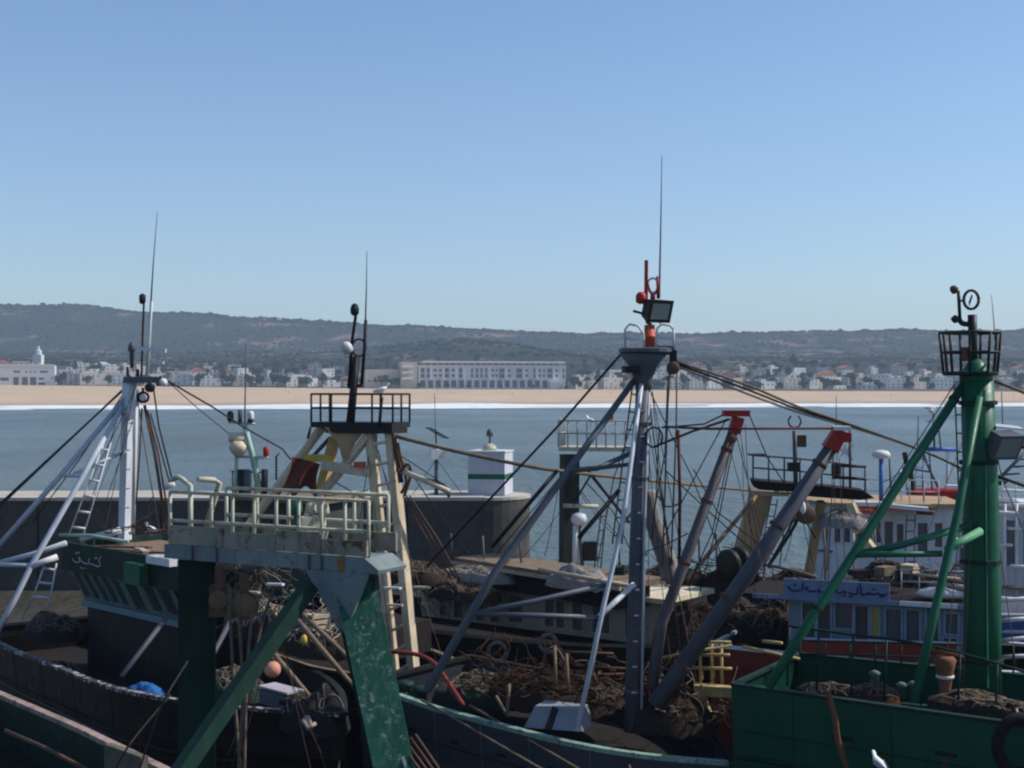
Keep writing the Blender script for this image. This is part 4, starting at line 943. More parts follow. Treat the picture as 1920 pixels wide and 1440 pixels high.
S(T, 'boom', GB, 5.5, [(745, 880, D - .4), (795, 900, D - 1), (842, 922, D - 1.5)]); S(T, 'boom_tackle', BROWNSTEEL, 5, [(738, 812, D - .4), (743, 850, D - .4), (752, 905, D - .5)])
for pts in ([(745, 830, D - .5), (757, 880, D - .5), (762, 905, D - .5), (752, 925, D - .5)], [(750, 885, D - .6), (765, 870, D - .6), (770, 890, D - .6), (758, 930, D - .6)], [(800, 898, D - 1), (832, 910, D - 1.3), (842, 932, D - 1.4)]):
    S(T, 'rope_tail', BROWNSTEEL, 3, smoothline(pts, 4))
S(T, 'long_hawser', WOOD, 4.0, smoothline([(742, 818, D - .4), (850, 845, D - 1), (980, 872, D - 1.5), (1060, 884, D - 1), (1180, 897, D + 1), (1330, 912, D + 5), (1440, 922, D + 8), (1540, 925, D + 9)], 4), n=6, r2=2.6)
S(T, 'thin_line', DKROPE, 1.0, smoothline([(745, 850, D), (820, 900, D), (845, 925, D)], 4)); S(T, 'thin_line', DKROPE, 1.1, [(630, 905, D), (700, 945, D), (720, 950, D)]); S(T, 'thin_line', DKROPE, 1.0, [(610, 930, D), (690, 920, D)])
for k in range(3): S(T, 'slant_line', BROWNSTEEL, 1.8, [(756 + 6 * k, 930, D - .5), (800 + 10 * k, 1010, D), (846 + 8 * k, 1085, D)])
# small deckhouse, planks and gear behind the green gantry
T.part('deckhouse', G().para(p(560, 1150, 46), (3.2, -3.0, 0), (1.2, 1.8, 0), (0, 0, -1.0)), DKWOOD)
for x0, y0, x1, y1, dd in ((556, 1160, 690, 1320, 38), (545, 1130, 660, 1240, 39), (500, 1210, 600, 1330, 37)): S(T, 'deck_spar', WOOD, 5, [(x0, y0, dd), (x1, y1, dd - 1)])
for k, (x, y) in enumerate([(515, 1095), (560, 1108), (620, 1108), (735, 1102), (790, 1101), (740, 1134), (590, 1155), (430, 1150), (470, 1110)]):
    T.part('pale_plank', G().beam(p(x - 14, y, 39.5), p(x + 16, y + 1, 39.2), .12, .06), PLANK if k % 3 else WHITE)

# ------------------------------------------------------------------ C: slate trawler with the grey mast and red-tipped booms
T = Cb = Thing('slate_trawler', (1, 34.5, 0), 'slate-blue trawler at centre with tall grey mast and red-tipped booms', 'fishing boat', 'fishing boats moored side by side')
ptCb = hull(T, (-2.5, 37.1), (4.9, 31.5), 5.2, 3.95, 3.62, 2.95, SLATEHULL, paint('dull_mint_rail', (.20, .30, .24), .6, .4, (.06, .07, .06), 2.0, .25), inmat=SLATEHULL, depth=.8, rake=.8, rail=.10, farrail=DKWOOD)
D = 33.0
mo = T.part('mast', G().path([p(1186, 1372, D), p(1196, 1000, D), p(1206, 730, D)], .20, 12, .175), SLATE, smooth=True)
T.part('mast_head', G().lathe(p(1206, 735, D), [(.17, 0), (.2, .25), (.33, .6), (.58, .9)], 14), SLATE, smooth=True)
T.part('crow_platform', G().lathe(p(1213, 662, D), [(.60, 0), (.66, .02), (.66, .1), (.6, .12)], 18), SLATE)
T.part('platform_arm', G().box(p(1247, 657, D - .1), (.4, .5, .2)), SLATE)
pf = [p(1213, 652, D) + Vector((.56 * cos(t), .56 * sin(t), 0)) for t in [2 * pi * k / 8 + .3 for k in range(8)]]
for dy in (-.35, .3):
    for pts in ([(1172, 652), (1172, 618), (1180, 608), (1196, 611), (1206, 624), (1208, 652)], [(1230, 652), (1232, 616), (1240, 608), (1256, 610), (1263, 618)], [(1174, 634), (1190, 636), (1208, 634)], [(1230, 632), (1246, 633), (1264, 636)], [(1262, 652), (1263, 634), (1263, 618)]): T.part('hoop_rail', G().path([p(x, y, D + dy) for x, y in pts], .03, 6), WHITE, smooth=True)
T.part('red_post', G().lathe(p(1218, 654, D), [(.13, 0), (.13, .25), (.15, .26), (.15, .31), (.13, .32), (.12, .56)], 12), ORANGE, smooth=True)
fl_ = p(1229, 580, D); ax = Vector((.45, -.75, -.28)).normalized(); uu, ww = perp(ax)
flo = T.part('flood_light', G().add([fl_ + uu * (sx * (.34 if k else .26)) + ww * (sz * (.27 if k else .2)) + ax * (.2 if k else -.16) for k in (0, 1) for sx, sz in ((-1, -1), (1, -1), (1, 1), (-1, 1))], [[3, 2, 1, 0], [4, 5, 6, 7], [0, 1, 5, 4], [1, 2, 6, 5], [2, 3, 7, 6], [3, 0, 4, 7]]), BLACK)
T.part('lamp_glass', G().add([fl_ + uu * (sx * .25) + ww * (sz * .19) + ax * .205 for sx, sz in ((-1, -1), (1, -1), (1, 1), (-1, 1))], [[0, 1, 2, 3]]), LENS, flo)
T.part('lamp_yoke', G().path([p(1187, 583, D), p(1206, 588, D), p(1214, 606, D), p(1222, 608, D)], .035, 6).path([p(1258, 577, D), p(1248, 584, D), p(1236, 606, D)], .035, 6), BLACK, smooth=True)
S(T, 'red_pole', RED, 3.6, [(1211, 578, D + .2), (1212, 488, D + .2)]); S(T, 'red_pole', RED, 3, [(1234, 560, D + .2), (1233, 518, D + .2)])
T.part('direction_finder_loop', ring(p(1224, 535, D + .2), .13, .028, sq=1.3), TARPWHITE, smooth=True); T.part('red_bracket', G().path(smoothline([p(1213, 528, D + .2)[:], p(1218, 545, D + .2)[:], p(1226, 552, D + .2)[:], p(1234, 540, D + .2)[:]], 4), .035, 6).tube(p(1224, 552, D + .2), p(1224, 562, D + .2), .06), RED, smooth=True)
T.part('red_lamp', G().lathe(p(1202, 570, D), [(.06, 0), (.13, .05), (.13, .2), (.07, .28)], 10), RED, smooth=True)
S(T, 'whip_aerial', STEEL, 1.9, [(1236, 560, D + .2), (1239, 420, D + .2), (1241, 291, D + .2)], r2=.7)
T.part('speaker_box', G().box(p(1182, 693, D - .2), (.34, .3, .16), .2), BLACK)
for k in range(12): T.part('mast_step', G().box(p(1206 - 1.6 * k, 770 + k * 48, D - .2), (.10, .08, .03)), BLUEWHITE, mo)
S(T, 'mast_pipe', BLUEWHITE, 2.6, [(1217, 735, D - .1), (1208, 1000, D - .15), (1203, 1330, D - .2)])  # sunlit pipe, its light put into the pale paint
S(T, 'mast_strut', SLATE, 6.2, [(1190, 712, D), (1060, 890, D - .6), (930, 1070, D - 1.2), (800, 1296, D - 2)], r2=9)
S(T, 'mast_strut', BLUEWHITE, 4.4, [(1203, 720, D - .15), (1166, 990, D - .8), (1133, 1130, D - 1.2), (1083, 1365, D - 1.9)])  # the pale strut has sunlight put into its colour
S(T, 'black_strut', BLACK, 4.5, [(1162, 918, D - .4), (1092, 1000, D - .6), (1085, 1010, D - .6)]); S(T, 'black_strut', BLACK, 4.0, [(1045, 882, D - .5), (922, 1026, D - 1)])
ladder(T, (1186, 722, D + .1), (1148, 1020, D + .2), (1196, 724, D + .1), (1166, 1020, D + .2), 9, 1.5, STEEL, 1.5)
S(T, 'stay_wire', DKROPE, 2.4, [(1166, 662, D), (1050, 795, D + .5), (922, 932, D + 1), (800, 1062, D + 1.5)], n=6)
S(T, 'strut_brace', SLATE, 5, [(1068, 882, D - .6), (1120, 878, D - .4), (1182, 850, D)]); S(T, 'strut_brace', SLATE, 4, [(1068, 884, D - .6), (1186, 870, D)])
S(T, 'lower_brace', SLATE, 5, [(886, 1150, D - 1.5), (1000, 1128, D - 1.3), (1140, 1095, D - 1)]); S(T, 'lower_brace', SLATE, 5, [(886, 1150, D - 1.5), (1126, 1158, D - 1.2)]); S(T, 'lower_brace', WHITE, 5.5, [(1122, 1158, D - 1.2), (1188, 1096, D - .3)])  # the white brace is a sunlit one, its light given as paint
bo = block(T, p(1262, 690, D - .3), .28, BROWNSTEEL); T.part('block_strap', G().box(p(1262, 677, D - .3), (.16, .14, .5)), BLACK, bo)
for x0, x1, y1 in ((1256, 1252, 760), (1269, 1268, 800)): S(T, 'hoist_rope', ROPE, 1.7, [(x0, 698, D - .3), (x1, y1, D - .3), (x1 - 10, 1060, D - .4)], n=5)
S(T, 'hoist_rope', DKROPE, 1.3, [(1252, 705, D - .2), (1247, 850, D - .2), (1226, 960, D - .2)], n=5); S(T, 'hoist_rope', DKROPE, 1.2, [(1236, 800, D), (1230, 930, D), (1222, 1010, D)], n=5)
for k in range(3): S(T, 'long_stay', (WOOD, DKROPE, PALEROPE)[k], (2.6, 2.2, 2.4)[k], smoothline([(1268, 678 + 4 * k, D), (1400, 722 + 8 * k, D + .3), (1500, 764 + 5 * k, D + .6), (1600, 798 + 2 * k, D + .6), (1700, 834, D + .2), (1760, 858, D - .4), (1815, 884 + k, D - 1.6)], 4), n=6)
T.part('boom_swivel', ring(p(1226, 820, D - .2), .20, .025, sq=1.15), BLACK, smooth=True)
S(T, 'topping_lift', DKRED, 2.3, [(1244, 800, D - .2), (1330, 804, D - .4), (1570, 803, D - .6)]); S(T, 'topping_lift', BROWNSTEEL, 2.4, [(1226, 838, D - .2), (1300, 808, D - .3), (1368, 786, D - .3)]); S(T, 'topping_lift', DKROPE, 1.5, [(1240, 802, D), (1320, 795, D - .2), (1362, 775, D - .2)])
S(T, 'vertical_spar', DKRED, 3.4, [(1272, 806, D), (1275, 930, D), (1273, 1075, D)], r2=3)
b1 = S(T, 'derrick_boom', paint('boom_grey_brown', (.095, .085, .09), .55, .3, (.1, .05, .035), 2, .25), 9.5, [(1384, 785, D - .3), (1240, 1170, D - .2), (1222, 1290, D - .2)], r2=12)
g = G().para(p(1358, 781, D - .5), (.60, 0, 0), (0, .4, 0), (0, 0, .14)).beam(p(1384, 782, D - .3), p(1376, 812, D - .3), .27, .27); T.part('boom_head', g, RED, b1)
block(T, p(1372, 823, D - .5), .2, BROWNSTEEL, b1); 
b2 = S(T, 'derrick_boom', STEEL, 13, [(1571, 820, D - .6), (1400, 1078, D - .5), (1228, 1322, D - .4)], r2=17)
g = G().beam(p(1576, 806, D - .6), p(1556, 842, D - .6), .30, .30, w2=.36, h2=.36).box(p(1582, 820, D - .6), (.28, .35, .22)); T.part('boom_head', g, RED, b2)
T.part('lit_boom_top', G().box(p(1577, 803, D - .6), (.38, .4, .09)), TARPWHITE, b2)  # white slab paints in the sunlight on top of the red head
for pts in ([(1405, 778, D - .3), (1440, 860, D), (1470, 905, D)], [(1362, 785, D - .3), (1300, 900, D), (1245, 1005, D)], [(1378, 820, D - .4), (1350, 960, D - .2), (1310, 1120, D)], [(1372, 830, D - .4), (1335, 1000, D - .2), (1290, 1100, D)], [(1300, 880, D), (1345, 960, D), (1450, 1040, D)], [(1592, 815, D - .5), (1594, 900, D - .3)], [(1246, 880, D), (1330, 960, D), (1420, 1040, D)], [(1290, 1000, D - .2), (1240, 1025, D), (1190, 1040, D)]):
    S(T, 'rigging_line', DKROPE, 1.2, pts, n=5)
S(T, 'rigging_line', ROPE, 1.6, smoothline([(1234, 930, D), (1250, 950, D), (1272, 945, D)], 4)); S(T, 'rigging_line', DKROPE, 3, smoothline([(1510, 915, D), (1480, 990, D), (1440, 1060, D)], 4), r2=1.5); S(T, 'rigging_line', DKROPE, 1.5, [(1500, 960, D), (1530, 1010, D)])
S(T, 'canvas_sleeve', TARPGREY, 14, smoothline([(1214, 920, D + .8), (1226, 980, D + .8), (1250, 1050, D + .8), (1258, 1085, D + .8)], 4), r2=20)
hq = p(1040, 1362, 32.8); ho = T.part('hatch_cover', G().prism([hq + Vector(v_) for v_ in ((-.72, -.1, 0), (.62, -.5, 0), (.55, -.2, .42), (-.45, .1, .46))], (.25, .6, 0)), paint('pale_hatch', (.22, .23, .25), .6, .2, (.15, .14, .13), 2, .15)); T.part('hatch_strap', G().beam(hq + Vector((-.16, -.3, .0)), hq + Vector((.02, -.06, .46)), .16, .02, up=(0, -1, .5)), BLACK, ho)
hs = S(T, 'red_hose', paint('hose_red', (.18, .018, .018), .5,     .25, (.35, .2, .18), 4, .3), 4.2, smoothline([(698, 1214, 36.5), (740, 1222, 36.2), (785, 1228, 36), (815, 1245, 35.5), (842, 1282, 34.5), (868, 1322, 33.5)], 4))
for x, y in ((752, 1306), (775, 1310), (760, 1290), (790, 1300)): T.part('mooring_bollard', G().lathe(p(x, y, 34.6), [(.16, -.3), (.14, 0), (.22, .05), (.22, .14), (.1, .18)], 10), DKGREEN, smooth=True)
for x0, y0, x1, y1 in ((790, 1312, 1020, 1445), (880, 1322, 1090, 1445), (1172, 1400, 1182, 1445)): S(T, 'mooring_line', ROPE, 2.4, [(x0, y0, 33.2), (x1, y1, 30.5)], n=6)
YB = paint('yellow_bow_frame', (.42, .31, .13), .6, .3, (.18, .1, .05), 2, .25)
for x0, y0, x1, y1 in ((1222, 1237, 1372, 1209), (1300, 1228, 1368, 1228), (1298, 1252, 1372, 1254), (1392, 1212, 1500, 1236), (1300, 1204, 1370, 1204), (1430, 1202, 1466, 1206)): S(T, 'bow_rail', YB, 3.0, [(x0, y0, 33.4), (x1, y1, 33)])
for x in (1312, 1334, 1352): S(T, 'bow_rail_post', YB, 3, [(x, 1206, 33.3), (x + 2, 1290, 33.3)])
T.part('bow_frame', G().prism([p(1300, 1285, 33), p(1372, 1290, 32.6), p(1372, 1308, 32.6), p(1318, 1306, 33), p(1342, 1372, 33), p(1330, 1372, 33), p(1306, 1318, 33)], (.1, .25, 0)), YB)

# ------------------------------------------------------------------ D: beige deckhouse boat with black hull
T = Db = Thing('black_trawler', (1, 49, 0), 'black-hulled boat in the middle with a long beige many-windowed deckhouse', 'fishing boat', 'fishing boats moored side by side')
hull(T, (-9.0, 58.2), (7.6, 45.2), 5.6, 2.8, 2.75, 3.1, BLACKHULL, WOOD, inmat=DKWOOD, depth=.8, farrail=DKWOOD)
La, Ra = p(782, 1160, 52.4), p(1236, 1203, 46); La.z = Ra.z = 2.9; u = (Ra - La).normalized(); w = Vector((-u.y, u.x, 0)); LL = (Ra - La).length; La += w * .25
GP = paint('deckhouse_beige', (.30, .265, .21), .6, .3, (.16, .11, .08), 1.5, .2)
CRF = paint('cream_frame', (.36, .32, .25), .6, .3, (.16, .1, .07), 3, .2)
fr_ = [(.085, .125), (.15, .19), (.25, .28), (.315, .35), (.39, .45), (.545, .58), (.59, .622), (.655, .695), (.735, .80), (.86, .895)]
wall(T, La, u, LL, 1.45, [(a0 * LL, b0 * LL, .2 if k > 3 else .1, 1.12 if k > 3 else 1.3) for k, (a0, b0) in enumerate(fr_)], GP, thick=.1, frame=CRF)
T.part('deckhouse_core', G().para(La + w * .14, u * LL, w * 2.6, (0, 0, 1.4)), DKWOOD)
T.part('deckhouse_end', G().para(La + u * LL + u * .01, u * .1, w * 2.7, (0, 0, 1.45)), GP)
CR = paint('cream_roof_edge', (.58, .50, .36), .6, .2, (.3, .2, .1), 2, .15)
T.part('roof', G().para(La + u * (LL * .5) - w * .35 + Vector((0, 0, 1.47)), u * (LL * .53), w * 3.2, (0, 0, .16)), CR)
T.part('roof', G().para(La - u * .2 - w * .25 + Vector((0, 0, 1.46)), u * (LL * .5 + .19), w * 3.0, (0, 0, .12)), WOOD)
ua, ub = p(850, 1050, 51.6), p(1165, 1106, 44.8); ua.z = ub.z = 5.0; uu_ = (ub - ua).normalized(); w2_ = Vector((-uu_.y, uu_.x, 0))
T.part('upper_roof', G().para(ua, uu_ * (ub - ua).length, w2_ * 2.0, (0, 0, .2)), WOOD); T.part('upper_roof_edge', G().para(ua - w2_ * .08 + Vector((0, 0, -.05)), uu_ * (ub - ua).length, w2_ * .075, (0, 0, .12)), PLANK)
T.part('upper_cabin', G().para(ua + w2_ * .3 + uu_ * .3 + Vector((0, 0, -.75)), uu_ * ((ub - ua).length - .8), w2_ * 1.5, (0, 0, .74)), DKWOOD)
S(T, 'roof_spar', PLANK, 4, [(1010, 1068, 46), (1180, 1098, 44.2)])
GD = 53.0
T.part('gantry_pillar', G().beam(p(1066, 1080, GD), p(1068, 852, GD), .62, .5, up=(.3, -.9, 0)), paint('pillar_dark', (.025, .035, .032), .6, .2, (.06, .04, .03), 2, .3))
pa, pb = p(1047, 846, GD - .5), p(1190, 852, GD - 1); pb.z = pa.z
T.part('gantry_platform', G().para(pa, pb - pa, (.3, 1.5, 0), (0, 0, .16)), PALEGREEN)
za = Vector((0, 0, .16)); railing(T, [pa + za + Vector((.3, 1.4, 0)), pa + za, pa + za + (pb - pa) * .5, pb + za], .98, paint('grey_rail', (.28, .29, .27), .6, .3, (.15, .09, .06), 3, .2), 4, .03, (1.0, .52))
gull(p(1108, 800, GD - .6) + Vector((0, 0, .0)), 2.4, 'white seagull perched on the rail of the pale platform')
T.part('orange_pennant', G().prism([p(1144, 772, GD - .6), p(1150, 774, GD - .6), p(1150, 791, GD - .6), p(1139, 791, GD - .6)], (0, .03, 0)), ORANGE)
T.part('radar_dome', G().lathe(p(1086, 985, GD - 1), [(.14, 0), (.28, .1), (.32, .24), (.25, .4), (.08, .46)], 14), WHITE, smooth=True); S(T, 'radar_post', WHITE, 6, [(1080, 985, GD - 1), (1078, 1075, GD - 1)]); S(T, 'radar_bar', PALEGREEN, 4, [(1056, 948, GD - .8), (1122, 950, GD - .8)])
S(T, 'radar_post', SLATE, 4, [(1088, 985, GD - 1), (1092, 1075, GD - 1)]); T.part('horn_box', G().box(p(1107, 1033, GD - 1), (.5, .4, .7)), BLACK)
S(T, 'truss_brace', DKROPE, 3, [(1100, 880, GD - .5), (1140, 930, GD - .5), (1180, 980, GD - .5)]); S(T, 'truss_brace', DKROPE, 2, [(1078, 940, GD - .5), (1108, 890, GD - .5)]); S(T, 'truss_brace', DKROPE, 3, [(1150, 1060, GD - 1), (1162, 990, GD - 1), (1186, 960, GD - 1)])
ladder(T, (1128, 955, GD - 1.2), (1112, 1085, GD - 1.2), (1138, 955, GD - 1.2), (1124, 1085, GD - 1.2), 5, 1.3, STEEL)
for x, y in ((1270, 1090), (1150, 1105)): pass
T.part('life_ring', ring(p(932, 1222, 47), .3, .07), paint('dull_ring', (.16, .15, .14), .7, .2, (.1, .08, .07), 3, .2), smooth=True); T.part('life_ring', ring(p(1028, 1206, 46), .28, .07), MATS['dull_ring'], smooth=True)
for k in range(5): T.part('cabin_strip', G().beam(p(775 + 16 * k, 1101 + k % 2 * 30, 51.5), p(800 + 14 * k, 1101 + k % 2 * 30, 51.3), .1, .1), WHITE if k < 2 else PLANK)

# ------------------------------------------------------------------ E: net boat with the tan gantry
T = Eb = Thing('net_boat', (9, 50, 0), 'dark boat under brown nets with a tan-legged gantry and crescent pole', 'fishing boat', 'fishing boats moored side by side')
hull(T, (3.0, 58.5), (13.4, 46.8), 5.6, 2.6, 2.6, 2.9, BLACKHULL, DKWOOD, inmat=DKWOOD, depth=.8)
D = 50.0
T.part('gantry_leg', G().beam(p(1428, 922, D), p(1375, 1110, D), .72, .4, up=(.2, -.95, 0)), TAN); T.part('gantry_leg', G().beam(p(1540, 940, D), p(1512, 1100, D + 1), .25, .25), TAN)
T.part('gantry_platform', G().prism([p(1406, 900, D), p(1500, 908, D - .4), p(1545, 912, D - .6), p(1620, 920, D - .8), p(1640, 934, D - .9), p(1612, 938, D - .8), p(1530, 932, D - .5), p(1430, 922, D - .1), p(1412, 912, D)], (.2, 1.4, 0)), DKWOOD)
T.part('platform_edge', G().beam(p(1405, 927, D - .1), p(1480, 928, D - .4), .12, .1), PALEROPE)
q = [p(1412, 900, D), p(1500, 907, D - .4), p(1622, 921, D - .8)]
railing(T, [q[0] + Vector((.2, 1.2, 0)), q[0], q[1], q[2]], .88, STEEL, 3, .034, (1.0, .5)); T.part('rail_cap', G().box(p(1418, 852, D), (.55, .5, .07)), STEEL)
S(T, 'ornament_pole', STEEL, 4.5, [(1492, 912, D - .3), (1490, 808, D - .3)]); T.part('crescent_ornament', ring(p(1490, 790, D - .3), .22, .035, a0=radians(120), a1=radians(420)), STEEL, smooth=True)
T.part('lamp_box', G().box(p(1503, 827, D - .5), (.3, .2, .42)), BROWNSTEEL); T.part('lamp_box', G().box(p(1568, 880, D - .7), (.3, .25, .35)), BLACK); T.part('lamp_box', G().box(p(1488, 875, D - .6), (.4, .3, .3)), BLACK)
S(T, 'ornament_pole', STEEL, 2.6, [(1594, 915, D - .8), (1594, 806, D - .8)])
cres = [p(1596, 848, D - .8) + Vector((.24 * cos(t) + .1, 0, .30 * sin(t))) for t in [radians(100 + k * 16) for k in range(11)]] + [p(1596, 848, D - .8) + Vector((.15 * cos(t) + .14, 0, .26 * sin(t))) for t in [radians(260 - k * 16) for k in range(11)]]
T.part('crescent_ornament', G().prism(cres, (0, .04, 0)), TARPWHITE)
star = [p(1584, 846, D - .85) + Vector((r_ * sin(t), 0, r_ * cos(t))) for k in range(10) for t, r_ in [(2 * pi * k / 10, .25 if k % 2 == 0 else .09)]]
T.part('star_ornament', G().prism(star, (0, .04, 0)), TARPWHITE)
for y in (874, 897): S(T, 'rail_end', BLACK, 3, [(1560, y - 2, D - .7), (1624, y + 1, D - .9)])
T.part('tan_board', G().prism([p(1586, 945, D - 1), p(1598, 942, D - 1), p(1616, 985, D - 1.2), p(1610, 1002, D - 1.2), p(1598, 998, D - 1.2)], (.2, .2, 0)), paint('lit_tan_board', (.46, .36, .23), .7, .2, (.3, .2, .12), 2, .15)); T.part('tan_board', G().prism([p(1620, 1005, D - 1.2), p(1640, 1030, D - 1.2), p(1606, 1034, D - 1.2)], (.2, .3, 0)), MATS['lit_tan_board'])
S(T, 'gantry_strut', WOOD, 4, [(1418, 930, D - .2), (1290, 1085, D - 2)]); S(T, 'gantry_strut', DKROPE, 5, smoothline([(1508, 930, D - .5), (1490, 985, D - .6), (1440, 1065, D - .8)], 4), r2=2)
T.part('winch_wheel', G().lathe(p(1362, 1058, 48), [(.44, 0), (.5, .06), (.5, .22), (.44, .28), (.2, .3), (.2, .5), (.44, .52), (.5, .56), (.5, .7), (.44, .76)], 20, (.75, .6, .1)), BLACK, smooth=True)
block(T, p(1510, 965, D - 1), .6, BROWNSTEEL); T.part('white_sheave', G().ball(p(1505, 952, D - 1.2), .16, sq=(.7, .6, 1.5)), TARPWHITE, smooth=True)
S(T, 'thin_line', DKROPE, 1.1, [(1250, 1040, D), (1320, 1060, D), (1420, 1062, D)]); S(T, 'net_edge_rope', WOOD, 3, smoothline([(1430, 1058, 49), (1480, 1068, 48.5), (1530, 1082, 48)], 4))

# ------------------------------------------------------------------ F: white wheelhouse boat
T = Fb = Thing('white_wheelhouse_boat', (16, 60, 0), 'white wheelhouse boat at right with dark windows and a blue radar pole', 'fishing boat', 'fishing boats moored side by side')
hull(T, (11.5, 66), (24, 55), 5.8, 2.3, 2.2, 2.6, BLUE, WHITE, inmat=WHITE, depth=.7)
D = 60.0; a = p(1516, 1140, D + 1.2); b = p(1560, 1140, D - .6); c = p(1790, 1140, D - 1.2)
WW = paint('wheelhouse_white', (.58, .60, .63), .5, .15, (.35, .3, .28), 1.2, .08); Hh = 4.3
for q in (a, b, c): q.z = 2.15
v1, v2 = b - a, c - b
def frac(L, lst): return [(x0 * L, x1 * L, y0, y1) for x0, x1, y0, y1 in lst]
wall(T, a, v1, v1.length, Hh, frac(v1.length, [(.2, .46, 2.75, 3.6), (.58, .82, 2.75, 3.6)]), WW, thick=.12, frame=WHITE)
wall(T, b, v2, v2.length, Hh, frac(v2.length, [(.02, .07, 2.75, 3.6), (.10, .15, 2.75, 3.6), (.27, .33, 2.75, 3.6), (.43, .50, 2.65, 3.65), (.53, .585, 2.75, 3.55), (.70, .78, 2.3, 3.6), (.84, .9, 2.6, 3.6), (.2, .24, 2.75, 3.6), (.36, .40, 2.75, 3.6), (.62, .67, .3, 2.0), (.12, .15, .9, 1.2), (.3, .33, .9, 1.2), (.46, .49, .9, 1.2)]), WW, thick=.12, frame=WHITE)
T.part('wheelhouse_core', G().prism([a + Vector((.25, .25, 0)), b + Vector((.05, .3, 0)), c + Vector((0, .3, 0)), c + Vector((.6, 3.5, 0)), a + Vector((1.2, 3.2, 0))], (0, 0, Hh - .02)), WW)
T.part('roof', G().prism([a + Vector((-.3, -.1, Hh)), b + Vector((-.1, -.4, Hh)), c + Vector((.3, -.4, Hh)), c + Vector((.8, 3.8, Hh)), a + Vector((1.0, 3.5, Hh))], (0, 0, .14)), TAN)
for k, (x0, x1, y, m_) in enumerate([(1600, 1655, 941, TARPWHITE), (1650, 1745, 946, PLANK), (1610, 1700, 952, ORANGE), (1700, 1750, 952, WOOD)]): T.part('roof_plank', G().beam(p(x0, y, D - 1.4), p(x1, y + 2, D - 1.6), .3, .13), m_)  # white and pale strips stand in for the sunlit roof edge
S(T, 'wall_band', BLUE, 2, [(1518, 1030, D + 1.1), (1560, 1034, D - .8)]); S(T, 'blue_pole', BLUE, 4.2, [(1652, 945, D - 1), (1652, 856, D - 1)])
T.part('radar_dome', G().lathe(p(1652, 860, D - 1), [(.18, 0), (.36, .08), (.38, .2), (.28, .32), (.08, .36)], 14), TARPWHITE, smooth=True)
S(T, 'cable', BLUE, .9, [(1655, 905, D - 1), (1700, 880, D), (1745, 868, D)]); S(T, 'wall_pipe', PALEROPE, 3.2, [(1556, 990, D - 1.5), (1549, 1070, D - 1.5)])
T.part('blue_tarp_roof', G().prism([p(1575, 1118, D - 3), p(1592, 1082, D - 3), p(1608, 1082, D - 3), p(1630, 1122, D - 3)], (.6, 1.5, 0)), BOARDBLUE)

# ------------------------------------------------------------------ G: blue name-board boat
T = Gb = Thing('name_board_boat', (12, 42, 0), 'boat at right with a pale blue Arabic name board over its windows', 'fishing boat', 'fishing boats moored side by side')
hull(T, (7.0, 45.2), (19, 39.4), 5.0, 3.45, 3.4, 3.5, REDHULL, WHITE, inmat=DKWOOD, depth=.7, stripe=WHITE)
a, b = p(1478, 1206, 42.8), p(1850, 1216, 40.6); a.z = b.z = 3.75; u = (b - a).normalized(); w = Vector((-u.y, u.x, 0)); L = (b - a).length
BW = paint('blue_grey_wall', (.15, .185, .25), .5, .2, (.3, .3, .3), 1.5, .15); BR = paint('brown_panel', (.085, .07, .07), .6, .2, (.1, .08, .08), 2, .2)
fx = lambda px: (px - 1478) / 372.0 * L
ws = [(fx(1506), fx(1530), .12, 1.15, BR), (fx(1536), fx(1560), .12, 1.15, BR), (fx(1570), fx(1602), .45, 1.2), (fx(1608), fx(1632), .15, 1.15, BR), (fx(1640), fx(1652), .2, 1.15, YELLOW), (fx(1666), fx(1694), .1, 1.12), (fx(1704), fx(1728), .1, 1.12), (fx(1742), fx(1763), .02, 1.2), (fx(1776), fx(1798), .5, 1.08), (fx(1772), fx(1782), .08, .36), (fx(1786), fx(1796), .08, .36)]
wall(T, a, u, L, 1.28, ws, BW, thick=.08, frame=paint('pale_blue_frame', (.24, .30, .40), .5, .2, (.3, .3, .3), 3, .15), fw=.05)
T.part('cabin_core', G().para(a + w * .12, u * L, w * 2.6, (0, 0, 1.26)), DKWOOD)
T.part('roof', G().para(a - u * 1.4 - w * .4 + Vector((0, 0, 1.29)), u * (L + 1.6), w * 3.2, (0, 0, .12)), DKWOOD); T.part('roof_fascia', G().para(a - u * 1.0 - w * .43 + Vector((0, 0, 1.28)), u * (L + 1.2), w * .03, (0, 0, .135)), BOARDBLUE)
nb = a + u * (fx(1474)) - w * .38 + Vector((0, 0, 1.412)); nl = fx(1676) - fx(1474)
bo = T.part('name_board', G().para(nb, u * nl, w * .06 + Vector((0, 0, 0)), (0, 0, .5)), BOARDBLUE)
INK = paint('board_ink', (.02, .035, .11), .5, .05, (.05, .07, .2), 3, .1)
# word shapes as they read on the board, from its right end to its left
LT = [[(.02, .42), (.05, .30), (.10, .22), (.17, .20), (.17, .30), (.10, .34)], [(.20, .38), (.26, .36), (.33, .30), (.40, .36), (.42, .30)], [(.42, .30), (.47, .38), (.50, .28)], [(.50, .28), (.56, .24), (.62, .30), (.62, .62), (.66, .95)], [(.70, .70), (.72, .32), (.82, .26), (.92, .34)], [(.98, .30), (1.04, .40), (1.10, .28), (1.18, .30), (1.26, .42), (1.20, .48)], [(1.02, .14), (1.05, .12)], [(1.40, .74), (1.41, .30), (1.5, .26), (1.62, .30), (1.66, .45)], [(1.70, .32), (1.8, .28), (1.9, .34), (1.96, .46), (1.90, .56)], [(2.02, .80), (2.04, .30)], [(2.10, .34), (2.2, .26), (2.32, .30), (2.40, .52)], [(2.2, .62), (2.24, .64)], [(.30, .62), (.34, .64)], [(.85, .10), (.90, .10)], [(1.3, .2), (1.34, .2)]]
